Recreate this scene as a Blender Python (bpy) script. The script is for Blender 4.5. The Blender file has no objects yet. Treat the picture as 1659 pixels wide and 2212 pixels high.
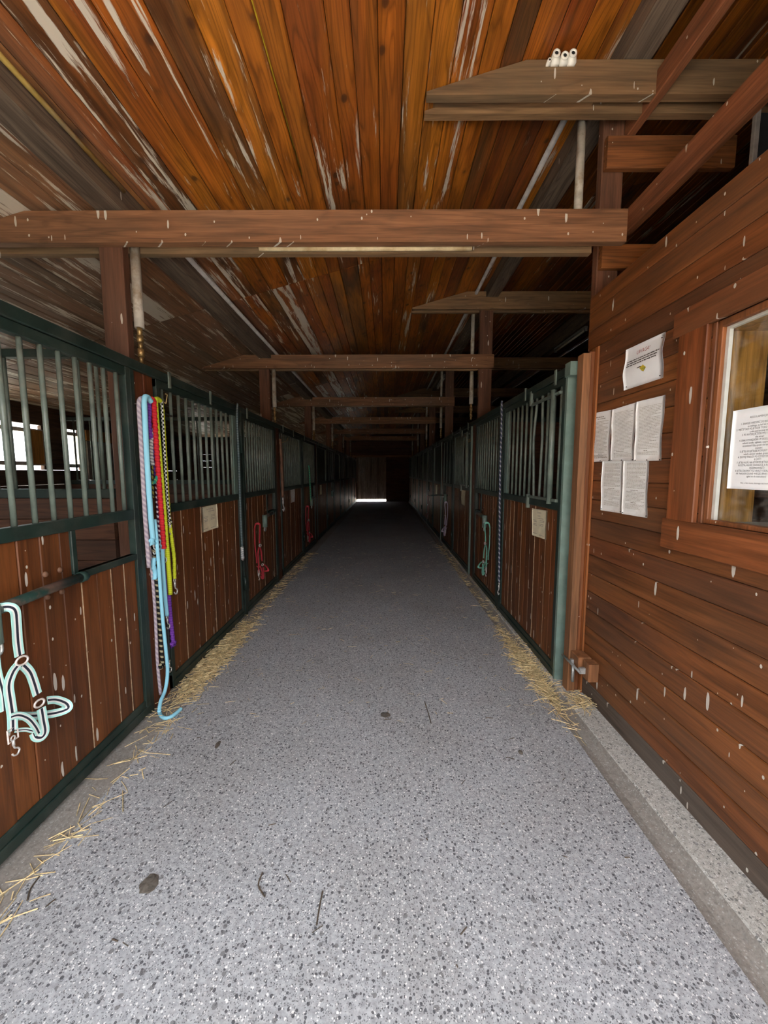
import bpy, math, random
from mathutils import Vector, Matrix, noise
random.seed(7)
S = bpy.context.scene
COL = S.collection
PI = math.pi

# ------------------------------------------------------------------ camera
F, CX, CY, VX, VY, H = 845.0, 829.5, 1106.0, 832.0, 1020.0, 1.57
yw = Vector(((VX-CX)/F, -(VY-CY)/F, -1.0)).normalized()
up = Vector((0, 1, 0)); zw = (up - yw*up.dot(yw)).normalized(); xw = yw.cross(zw)
RM = Matrix((xw, yw, zw))
cam = bpy.data.cameras.new('camera'); camo = bpy.data.objects.new('camera', cam); COL.objects.link(camo)
cam.sensor_width = 36.0; cam.lens = F/2212.0*36.0; cam.clip_start = 0.02; cam.clip_end = 300
camo.matrix_world = Matrix.Translation((0, 0, H)) @ RM.to_4x4()
S.camera = camo
def ray(px, py): return RM @ Vector(((px-CX)/F, -(py-CY)/F, -1.0))
def atx(px, py, X): r = ray(px, py); return Vector((0, 0, H)) + r*(X/r.x)
def aty(px, py, Y): r = ray(px, py); return Vector((0, 0, H)) + r*(Y/r.y)
def atz(px, py, Z): r = ray(px, py); return Vector((0, 0, H)) + r*((Z-H)/r.z)

# ------------------------------------------------------------------ node helpers
class NT:
    def __init__(s, name):
        s.m = bpy.data.materials.new(name); s.m.use_nodes = True
        s.t = s.m.node_tree; s.t.nodes.clear()
    def n(s, typ, ins=None, **props):
        nd = s.t.nodes.new(typ)
        for k, v in props.items(): setattr(nd, k, v)
        for k, v in (ins or {}).items():
            sk = nd.inputs[k]
            if isinstance(v, bpy.types.NodeSocket): s.t.links.new(v, sk)
            else: sk.default_value = v
        return nd
    def math(s, op, a, b=0.0, c=0.0, clamp=False):
        return s.n('ShaderNodeMath', {0: a, 1: b, 2: c}, operation=op, use_clamp=clamp).outputs[0]
    def vmath(s, op, a, b):
        return s.n('ShaderNodeVectorMath', {0: a, 1: b}, operation=op).outputs[0]
    def mix(s, f, a, b, bt='MIX'):
        nd = s.n('ShaderNodeMix', data_type='RGBA', blend_type=bt)
        for i, v in ((0, f), (6, a), (7, b)):
            if isinstance(v, bpy.types.NodeSocket): s.t.links.new(v, nd.inputs[i])
            else: nd.inputs[i].default_value = (v if i == 0 else (v[0], v[1], v[2], 1))
        return nd.outputs[2]
    def ramp(s, f, stops, interp='LINEAR'):
        nd = s.n('ShaderNodeValToRGB', {0: f}); cr = nd.color_ramp; cr.interpolation = interp
        while len(cr.elements) < len(stops): cr.elements.new(0.5)
        for e, (p, c) in zip(cr.elements, stops):
            e.position = p; e.color = (c[0], c[1], c[2], 1) if not isinstance(c, (int, float)) else (c, c, c, 1)
        return nd.outputs[0]
    def noise(s, vec, scale, detail=3.0, rough=0.5, dist=0.0):
        return s.n('ShaderNodeTexNoise', {'Vector': vec, 'Scale': scale, 'Detail': detail, 'Roughness': rough, 'Distortion': dist}).outputs[0]
    def voro(s, vec, scale, rnd=1.0, feature='F1'):
        return s.n('ShaderNodeTexVoronoi', {'Vector': vec, 'Scale': scale, 'Randomness': rnd}, feature=feature)
    def coords(s): return s.n('ShaderNodeTexCoord').outputs['Object']
    def rnd(s):
        a = s.n('ShaderNodeAttribute', attribute_name='rnd').outputs['Fac']
        b = s.n('ShaderNodeObjectInfo').outputs['Random']
        return a, b
    def out(s, col, rough=0.6, metal=0.0, height=None, bump=0.2, bdist=0.01, spec=0.4, **kw):
        b = s.n('ShaderNodeBsdfPrincipled')
        for k, v in (('Base Color', col), ('Roughness', rough), ('Metallic', metal), ('Specular IOR Level', spec)):
            if isinstance(v, bpy.types.NodeSocket): s.t.links.new(v, b.inputs[k])
            else: b.inputs[k].default_value = (v[0], v[1], v[2], 1) if k == 'Base Color' else v
        for k, v in kw.items(): b.inputs[k].default_value = v
        if height is not None:
            bp = s.n('ShaderNodeBump', {'Strength': bump, 'Distance': bdist, 'Height': height})
            s.t.links.new(bp.outputs[0], b.inputs['Normal'])
        o = s.n('ShaderNodeOutputMaterial'); s.t.links.new(b.outputs[0], o.inputs[0])
        return s.m
def sc(s, vec, v): return s.vmath('MULTIPLY', vec, v)

GR = {'x': (1, 0, 0), 'y': (0, 1, 0), 'z': (0, 0, 1)}
def wood(name, tones, axis, rough=0.55, knots=0.6, peel=0.0, drops=0.0, dirt=0.35, dcol=(0.05, 0.035, 0.025), along=1.4, across=22.0, peelcol=(0.74, 0.66, 0.53), spec=0.35, left_peel_glow=False, cont=0.75):
    s = NT(name); co = s.coords(); a, b = s.rnd()
    off = s.math('ADD', s.math('MULTIPLY', a, 61.0), s.math('MULTIPLY', b, 37.0))
    offv = s.n('ShaderNodeCombineXYZ', {0: off, 1: off, 2: off}).outputs[0]
    def m(al, ac):
        v = tuple(al if g else ac for g in GR[axis])
        return s.vmath('ADD', sc(s, co, v), offv)
    g1 = s.noise(m(along, across), 1.0, 5.0, 0.6, 0.4)
    g2 = s.noise(m(along*2.5, across*7), 1.0, 3.0, 0.6)
    big = s.noise(m(0.9, 2.2), 1.0, 3.0, 0.5)
    # board tone, drifting along its length
    dr = s.noise(m(0.55, 2.6), 1.0, 2.0)
    tone = s.math('FRACT', s.math('ADD', s.math('MULTIPLY', a, 7.31), s.math('MULTIPLY', b, 3.7)))
    tone = s.math('ADD', tone, s.math('MULTIPLY_ADD', dr, 0.7, -0.35), clamp=True)
    n = len(tones)
    base = s.ramp(tone, [(i/(n-1) if n > 1 else 0, c) for i, c in enumerate(tones)], 'LINEAR')
    gl = s.ramp(g1, [(0.32, 0.55), (0.5, 0.98), (0.68, 1.3)])
    col = s.mix(1.0, base, gl, 'MULTIPLY')
    ct = s.math('FRACT', s.math('MULTIPLY', s.noise(m(along*0.45, across*0.30), 1.0, 2.0, 0.45), 13.0))
    col = s.mix(cont, col, s.ramp(ct, [(0.0, 0.52), (0.22, 1.0), (0.8, 1.08), (1.0, 0.52)]), 'MULTIPLY')
    fine = s.ramp(g2, [(0.35, 0.78), (0.6, 1.1)])
    col = s.mix(0.8, col, fine, 'MULTIPLY')
    if knots > 0:
        kv = s.voro(m(5.2, 7.6), 1.0)
        kd = s.math('ADD', kv.outputs['Distance'], s.math('MULTIPLY_ADD', g1, 0.06, -0.03))
        sel = s.math('GREATER_THAN', s.n('ShaderNodeSeparateColor', {0: kv.outputs['Color']}).outputs[0], 0.7)
        km = s.math('MULTIPLY', s.ramp(kd, [(0.07, 1.0), (0.12, 0.85), (0.16, 0.3), (0.30, 0.0)]), sel)
        col = s.mix(s.math('MULTIPLY', km, knots), col, (0.05, 0.018, 0.008))
    dm = s.ramp(big, [(0.45, 0.0), (0.72, 1.0)])
    col = s.mix(s.math('MULTIPLY', dm, dirt), col, dcol)
    rg = rough
    if left_peel_glow:
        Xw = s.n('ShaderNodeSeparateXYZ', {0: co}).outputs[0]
        wm = s.ramp(s.math('MULTIPLY_ADD', Xw, 0.1, 0.5), [(0.26, 0.75), (0.345, 0.45), (0.36, 0.0)])  # left boards greyed: weathering plus window light painted into the colour
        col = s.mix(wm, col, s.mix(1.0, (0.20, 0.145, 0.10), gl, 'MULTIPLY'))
    if peel > 0:
        pn = s.noise(m(1.1, 17.0), 1.0, 6.0, 0.68, 0.3)
        pz = s.noise(m(0.35, 3.0), 1.0, 1.0)
        psel = s.ramp(s.math('FRACT', s.math('MULTIPLY', a, 13.7)), [(0.6, 0.0), (0.95, 1.0)])
        pm = s.math('ADD', s.math('MULTIPLY', psel, 0.13), s.math('MULTIPLY', pz, 0.17))
        if left_peel_glow:
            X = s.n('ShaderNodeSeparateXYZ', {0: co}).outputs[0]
            pm = s.math('ADD', pm, s.ramp(s.math('MULTIPLY_ADD', X, 0.1, 0.5), [(0.22, 0.135), (0.36, 0.11), (0.40, 0.085), (0.46, -0.015), (0.58, -0.015), (0.72, 0.02)]))  # pale peel rises to the left, partly standing in for window light
        pv = s.math('ADD', pn, pm)
        pmask = s.ramp(pv, [(0.775, 0.0), (0.82, 1.0)])
        col = s.mix(s.math('MULTIPLY', pmask, peel), col, peelcol)
    if drops > 0:
        wob = s.math('MULTIPLY', s.noise(sc(s, co, (55, 55, 18)), 1.0, 2.0), 0.16)
        sx_ = s.n('ShaderNodeSeparateXYZ', {0: co})
        uu = s.math('ADD', s.math('ADD', sx_.outputs[0], sx_.outputs[1]), s.math('MULTIPLY', off, 0.37))
        def spots(su, sv, keep, r0, r1):
            vec = s.n('ShaderNodeCombineXYZ', {0: s.math('MULTIPLY', uu, su), 1: s.math('MULTIPLY', sx_.outputs[2], sv)}).outputs[0]
            v = s.n('ShaderNodeTexVoronoi', {'Vector': vec, 'Scale': 1.0}, voronoi_dimensions='2D')
            q = s.n('ShaderNodeSeparateColor', {0: v.outputs['Color']})
            rr = s.math('MULTIPLY', s.math('GREATER_THAN', q.outputs[0], 1-keep*drops), s.math('MULTIPLY_ADD', q.outputs[1], r1, r0))
            return s.math('LESS_THAN', s.math('ADD', v.outputs['Distance'], wob), rr)
        dmk = spots(24.0, 5.0, 0.085, 0.13, 0.17)
        dm2 = spots(34.0, 22.0, 0.035, 0.14, 0.14)
        col = s.mix(s.math('MULTIPLY', s.math('MAXIMUM', dmk, dm2), 0.85), col, (0.66, 0.61, 0.52))
    hgt = s.math('ADD', s.math('MULTIPLY', g1, 0.6), s.math('MULTIPLY', g2, 0.4))
    return s.out(col, rg, 0.0, hgt, 0.25, 0.004, spec)

def plain(name, col, rough=0.5, metal=0.0, var=0.25, nscale=14.0, spec=0.4, dirt=None, dirtamt=0.0, **kw):
    s = NT(name); co = s.coords(); a, b = s.rnd()
    n1 = s.noise(s.vmath('ADD', co, s.n('ShaderNodeCombineXYZ', {0: s.math('MULTIPLY', b, 19.0)}).outputs[0]), nscale, 4.0, 0.6)
    c = s.mix(1.0, col, s.ramp(n1, [(0.3, 1-var), (0.7, 1+var)]), 'MULTIPLY')
    if dirt:
        n2 = s.noise(co, nscale*0.45, 5.0, 0.65)
        c = s.mix(s.math('MULTIPLY', s.ramp(n2, [(0.48, 0.0), (0.62, 1.0)]), dirtamt), c, dirt)
    return s.out(c, rough, metal, n1, 0.12, 0.003, spec, **kw)

# ------------------------------------------------------------------ materials
M = {}
RB = [(0.12, 0.032, 0.011), (0.21, 0.062, 0.018), (0.155, 0.044, 0.014), (0.25, 0.085, 0.024), (0.095, 0.034, 0.016)]
CE = [(0.30, 0.075, 0.013), (0.44, 0.125, 0.014), (0.22, 0.048, 0.012), (0.54, 0.18, 0.017), (0.13, 0.055, 0.02), (0.38, 0.10, 0.013), (0.48, 0.15, 0.015), (0.26, 0.062, 0.012)]
M['ceil'] = wood('ceiling_boards', CE, 'y', 0.45, 0.85, 0.85, 0.0, 0.45, (0.045, 0.03, 0.018), left_peel_glow=True)
M['cabin'] = wood('cabin_boards', [(0.19, 0.062, 0.018), (0.14, 0.046, 0.017), (0.22, 0.075, 0.02), (0.11, 0.042, 0.018)], 'y', 0.42, 0.35, 0.0, 1.0, 0.45, (0.075, 0.05, 0.033), spec=0.45, cont=0.3)
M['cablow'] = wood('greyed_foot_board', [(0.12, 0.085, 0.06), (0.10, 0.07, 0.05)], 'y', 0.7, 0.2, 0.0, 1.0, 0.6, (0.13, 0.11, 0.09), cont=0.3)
M['stall'] = wood('stall_boards', [(0.14, 0.043, 0.011), (0.175, 0.056, 0.013), (0.11, 0.034, 0.010)], 'z', 0.52, 0.2, 0.0, 1.0, 0.35, (0.05, 0.027, 0.014), spec=0.4, cont=0.25)
M['pillar'] = wood('pillar_boards', [(0.15, 0.045, 0.017), (0.11, 0.034, 0.014)], 'z', 0.45, 0.2, 0.0, 0.5, 0.3)
M['beamx'] = wood('beam_timber', [(0.27, 0.125, 0.055), (0.22, 0.10, 0.048)], 'x', 0.6, 0.3, 0.0, 1.4, 0.5, (0.12, 0.085, 0.055), cont=0.4)
M['beamr'] = wood('weathered_beam', [(0.27, 0.15, 0.068), (0.23, 0.125, 0.058)], 'x', 0.65, 0.3, 0.0, 0.6, 0.7, (0.13, 0.095, 0.055), cont=0.4)
M['postz'] = wood('post_timber', [(0.165, 0.068, 0.036), (0.14, 0.06, 0.033)], 'z', 0.6, 0.2, 0.0, 0.35, 0.4, (0.10, 0.07, 0.05), cont=0.25)
M['raily'] = wood('rail_timber', [(0.25, 0.085, 0.034), (0.22, 0.08, 0.035)], 'y', 0.55, 0.3, 0.0, 0.6, 0.35, (0.12, 0.08, 0.055), cont=0.3)
M['railx'] = wood('short_rail_timber', [(0.30, 0.10, 0.026), (0.24, 0.085, 0.03)], 'x', 0.55, 0.5, 0.0, 0.3, 0.3)
M['purlin'] = wood('purlin_timber', [(0.19, 0.13, 0.085), (0.16, 0.115, 0.08)], 'y', 0.7, 0.2, 0.6, 0.2, 0.5, (0.08, 0.06, 0.045))
M['jamb'] = wood('jamb_timber', [(0.30, 0.10, 0.028), (0.19, 0.065, 0.024), (0.30, 0.14, 0.06)], 'z', 0.5, 0.2, 0.0, 0.3, 0.3, cont=0.3)
M['casing'] = wood('casing_timber', [(0.24, 0.068, 0.018), (0.20, 0.06, 0.02)], 'z', 0.45, 0.4, 0.0, 1.0, 0.45, (0.09, 0.055, 0.03), cont=0.3)
M['casingy'] = wood('casing_timber_level', [(0.22, 0.068, 0.02), (0.19, 0.06, 0.02)], 'y', 0.45, 0.3, 0.0, 0.45, 0.4, (0.09, 0.055, 0.03), cont=0.3)
M['pine'] = wood('pale_pine', [(0.56, 0.28, 0.075), (0.50, 0.24, 0.06)], 'z', 0.45, 0.7, 0.0, 0.0, 0.2, (0.3, 0.16, 0.06))
M['grey'] = wood('grey_weathered_boards', [(0.36, 0.30, 0.24), (0.46, 0.39, 0.32), (0.26, 0.21, 0.17)], 'z', 0.8, 0.4, 0.0, 0.0, 0.5)
M['darkx'] = wood('dark_wall_boards', [(0.09, 0.04, 0.022), (0.12, 0.05, 0.026)], 'x', 0.7, 0.2, 0.0, 0.0, 0.5)
M['darky'] = wood('dark_outer_boards', [(0.09, 0.055, 0.035), (0.12, 0.07, 0.04)], 'y', 0.75, 0.2, 0.0, 0.0, 0.5)
M['green'] = plain('green_paint', (0.013, 0.027, 0.021), 0.46, 0.0, 0.3, 9.0, 0.5, (0.085, 0.09, 0.07), 0.3)
M['bar'] = plain('bar_paint', (0.115, 0.145, 0.118), 0.4, 0.0, 0.35, 11.0, 0.5, (0.19, 0.20, 0.155), 0.5)
M['pale'] = plain('pale_green_paint', (0.14, 0.205, 0.17), 0.42, 0.0, 0.2, 9.0, 0.5, (0.20, 0.23, 0.19), 0.4)
M['peelg'] = plain('peeling_green_paint', (0.018, 0.045, 0.036), 0.4, 0.0, 0.3, 12.0, 0.5, (0.14, 0.085, 0.062), 1.0)
M['rust'] = plain('brown_painted_steel', (0.15, 0.075, 0.042), 0.6, 0.0, 0.4)
M['dust'] = plain('dusty_joint', (0.30, 0.20, 0.12), 0.9, 0.0, 0.4, 40)
M['pipe'] = plain('flaking_pipe_paint', (0.44, 0.40, 0.33), 0.6, 0.0, 0.25, 12, 0.4, (0.22, 0.15, 0.08), 0.85)
M['brass'] = plain('tarnished_brass', (0.38, 0.25, 0.10), 0.45, 0.7, 0.4, 40)
M['conduit'] = plain('grey_plastic_tube', (0.40, 0.37, 0.34), 0.5, 0.0, 0.2)
M['yellow'] = plain('yellowed_tube', (0.55, 0.38, 0.10), 0.55, 0.0, 0.35, 8, 0.4, (0.5, 0.45, 0.36), 0.5)
M['ycable'] = plain('yellow_cable', (0.50, 0.33, 0.02), 0.6)
M['cream'] = plain('cream_strip', (0.62, 0.50, 0.30), 0.6, 0.0, 0.25, 10, 0.4, (0.38, 0.24, 0.10), 0.6)
M['white'] = plain('white_strip', (0.75, 0.68, 0.55), 0.6, 0.0, 0.15)
M['porc'] = plain('porcelain', (0.85, 0.82, 0.72), 0.2, 0.0, 0.05)
M['black'] = plain('black_hole', (0.012, 0.012, 0.012), 0.7, 0.0, 0.2)
M['slate'] = plain('blackboard', (0.026, 0.030, 0.034), 0.6, 0.0, 0.35, 6)
M['steel'] = plain('bright_steel', (0.72, 0.70, 0.66), 0.3, 0.45, 0.2, 40)
M['alu'] = plain('pale_metal_bead', (0.70, 0.70, 0.62), 0.35, 0.3, 0.1)
M['galv'] = plain('galvanised_steel', (0.42, 0.43, 0.41), 0.45, 0.6, 0.3, 30)
M['paper'] = plain('white_paper', (0.88, 0.86, 0.81), 0.75, 0.0, 0.06, 10, 0.3, (0.55, 0.50, 0.42), 0.45)
M['paperw'] = plain('clean_paper', (0.88, 0.88, 0.86), 0.75, 0.0, 0.04, 10, 0.3)
M['papery'] = plain('yellowed_paper', (0.76, 0.69, 0.48), 0.7, 0.0, 0.1, 12, 0.3, (0.55, 0.46, 0.3), 0.4)
M['ink'] = plain('grey_ink', (0.10, 0.085, 0.075), 0.8)
M['inkf'] = plain('faded_ink', (0.34, 0.29, 0.23), 0.8)
M['inkp'] = plain('pale_ink', (0.50, 0.45, 0.38), 0.8)
M['inkr'] = plain('red_ink', (0.34, 0.07, 0.06), 0.8)
M['dirtsmear'] = plain('yellow_print', (0.62, 0.46, 0.03), 0.7)
M['gprint'] = plain('green_print', (0.20, 0.26, 0.08), 0.7)
M['tack'] = plain('dark_staple', (0.05, 0.04, 0.035), 0.5, 0.5)
M['straw'] = plain('straw', (0.62, 0.48, 0.25), 0.75, 0.0, 0.5, 30)
M['twig'] = plain('dark_twig', (0.075, 0.055, 0.038), 0.85)
M['dung'] = plain('dry_dirt', (0.10, 0.085, 0.068), 0.95, 0.0, 0.4, 60)
M['twine'] = plain('baling_twine', (0.50, 0.36, 0.15), 0.8)
M['outwhite'] = plain('painted_window_frame', (0.72, 0.68, 0.58), 0.5)
M['soil'] = plain('stall_bedding', (0.10, 0.075, 0.045), 0.95, 0.0, 0.5, 20)
M['ground'] = plain('pale_yard_paving', (0.52, 0.49, 0.45), 0.9, 0.0, 0.2, 3)
M['yard'] = plain('dark_yard_low_bounce', (0.13, 0.125, 0.10), 0.95, 0.0, 0.3, 4)  # unseen outer ground, made dark to cut bounce onto the deep ceiling
M['plaster'] = plain('grey_plaster', (0.34, 0.32, 0.28), 0.9)
M['netdark'] = plain('roof_underlay', (0.02, 0.016, 0.012), 0.95)

def rope_mat(name, c1, c2=None, freq=0.0, twist=1.0, thr=0.5, rough=0.8):
    s = NT(name); uv = s.n('ShaderNodeUVMap').outputs[0]
    sp = s.n('ShaderNodeSeparateXYZ', {0: uv}); u, v = sp.outputs[0], sp.outputs[1]
    fib = s.noise(sc(s, uv, (40, 900, 1)), 1.0, 2.0)
    if c2:
        ph = s.math('FRACT', s.math('ADD', s.math('MULTIPLY', v, freq), s.math('MULTIPLY', u, twist)))
        col = s.mix(s.math('GREATER_THAN', ph, thr), c1, c2)
    else:
        col = s.mix(0.0, c1, c1)
    col = s.mix(0.7, col, s.ramp(fib, [(0.3, 0.7), (0.7, 1.15)]), 'MULTIPLY')
    return s.out(col, rough, 0.0, fib, 0.3, 0.002, 0.2)
def check_mat(name, c1, c2, fu, fv):
    s = NT(name); uv = s.n('ShaderNodeUVMap').outputs[0]
    ck = s.n('ShaderNodeTexChecker', {'Vector': sc(s, uv, (fu, fv, 1)), 'Scale': 1.0, 'Color1': (*c1, 1), 'Color2': (*c2, 1)})
    return s.out(ck.outputs[0], 0.8, 0, None, spec=0.2)
def strap_mat(name, stops):
    s = NT(name); uv = s.n('ShaderNodeUVMap').outputs[0]
    u = s.n('ShaderNodeSeparateXYZ', {0: uv}).outputs[0]
    col = s.ramp(u, stops, 'CONSTANT')
    wv = s.noise(sc(s, uv, (60, 1200, 1)), 1.0, 2.0)
    col = s.mix(0.5, col, s.ramp(wv, [(0.3, 0.8), (0.7, 1.1)]), 'MULTIPLY')
    return s.out(col, 0.75, 0, wv, 0.2, 0.001, 0.25)
MINT, NAVY, WHT = (0.42, 0.74, 0.66), (0.022, 0.022, 0.035), (0.74, 0.76, 0.72)
M['teal_strap'] = strap_mat('mint_navy_webbing', [(0.0, MINT), (0.2, WHT), (0.36, NAVY), (0.62, WHT), (0.8, MINT)])
M['red_strap'] = strap_mat('red_webbing', [(0.0, (0.50, 0.045, 0.06)), (0.45, (0.62, 0.08, 0.09)), (0.55, (0.50, 0.045, 0.06))])
M['mint_strap'] = strap_mat('mint_webbing', [(0.0, (0.20, 0.50, 0.38)), (0.45, (0.27, 0.58, 0.46)), (0.55, (0.20, 0.50, 0.38))])
M['lilac_strap'] = strap_mat('lilac_webbing', [(0.0, (0.52, 0.44, 0.56)), (0.3, (0.66, 0.58, 0.68)), (0.7, (0.52, 0.44, 0.56))])
M['rose_strap'] = strap_mat('dusky_pink_webbing', [(0.0, (0.36, 0.14, 0.13)), (0.5, (0.42, 0.18, 0.16))])
M['strap_metal'] = plain('pale_metal', (0.74, 0.66, 0.60), 0.35, 0.3, 0.2, 60)

def concrete(name, lo, hi, dark, grit=1.0, rough=0.85, patch=0.35, spec=0.3, tint=(0.30, 0.28, 0.25)):
    s = NT(name); co = s.coords()
    base = s.noise(co, 55.0, 6.0, 0.7)
    col = s.mix(s.ramp(base, [(0.35, 0.0), (0.65, 1.0)]), lo, hi)
    big = s.noise(co, 1.3, 5.0, 0.6)
    col = s.mix(s.math('MULTIPLY', s.ramp(big, [(0.42, 0.0), (0.68, 1.0)]), patch), col, tint)
    hts = base
    for i, (scl, th, cc, amt, keep) in enumerate(((72.0, 0.32, dark, 0.9, 0.52), (38.0, 0.26, (0.13, 0.125, 0.125), 0.8, 0.72), (120.0, 0.33, (0.76, 0.75, 0.72), 0.75, 0.68), (60.0, 0.22, (0.78, 0.77, 0.74), 0.8, 0.84), (190., 0.36, dark, 0.7, 0.4))):
        dco = s.vmath('ADD', co, sc(s, s.n('ShaderNodeTexNoise', {'Vector': co, 'Scale': scl*1.2, 'Detail': 2.0}).outputs[1], (0.5/scl, 0.5/scl, 0.5/scl)))
        v = s.voro(s.vmath('ADD', dco, (i*3.1, i*1.7, 0)), scl)
        rr = s.n('ShaderNodeSeparateColor', {0: v.outputs['Color']})
        sel = s.math('GREATER_THAN', rr.outputs[0], keep)
        rad = s.math('MULTIPLY', sel, s.math('MULTIPLY_ADD', rr.outputs[1], th*0.7, th*0.6))
        mk = s.math('LESS_THAN', v.outputs['Distance'], rad)
        col = s.mix(s.math('MULTIPLY', mk, amt*grit), col, cc)
    return s.out(col, rough, 0.0, hts, 0.35, 0.004, spec)
M['floor'] = concrete('exposed_aggregate_concrete', (0.25, 0.255, 0.262), (0.46, 0.465, 0.47), (0.05, 0.05, 0.055), 0.95, patch=0.4, tint=(0.24, 0.225, 0.205))
M['gutter'] = concrete('smooth_gutter_concrete', (0.22, 0.20, 0.175), (0.33, 0.305, 0.27), (0.11, 0.10, 0.09), 0.3, 0.8, 0.45, tint=(0.19, 0.16, 0.13))
M['curb'] = concrete('rough_curb_concrete', (0.33, 0.315, 0.28), (0.56, 0.54, 0.49), (0.10, 0.10, 0.095), 0.8, 0.9, 0.35, tint=(0.36, 0.33, 0.28))
def glass_mat():
    s = NT('window_glass'); co = s.coords()
    fc = s.n('ShaderNodeLayerWeight', {'Blend': 0.5}).outputs['Facing']
    fr = s.math('MULTIPLY_ADD', s.math('POWER', fc, 5.0), 0.9, 0.03)
    tr = s.n('ShaderNodeBsdfTransparent', {'Color': (0.93, 0.95, 0.93, 1)})
    gl = s.n('ShaderNodeBsdfGlossy', {'Roughness': 0.02, 'Color': (1, 1, 1, 1)})
    mx = s.n('ShaderNodeMixShader', {0: fr, 1: tr.outputs[0], 2: gl.outputs[0]})
    df = s.n('ShaderNodeBsdfDiffuse', {'Color': (0.6, 0.55, 0.48, 1)})
    dn = s.math('MULTIPLY', s.ramp(s.noise(co, 9.0, 6.0, 0.7), [(0.5, 0.0), (0.75, 1.0)]), 0.16)
    m2 = s.n('ShaderNodeMixShader', {0: dn, 1: mx.outputs[0], 2: df.outputs[0]})
    o = s.n('ShaderNodeOutputMaterial', {0: m2.outputs[0]})
    return s.m
M['glass'] = glass_mat()

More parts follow.
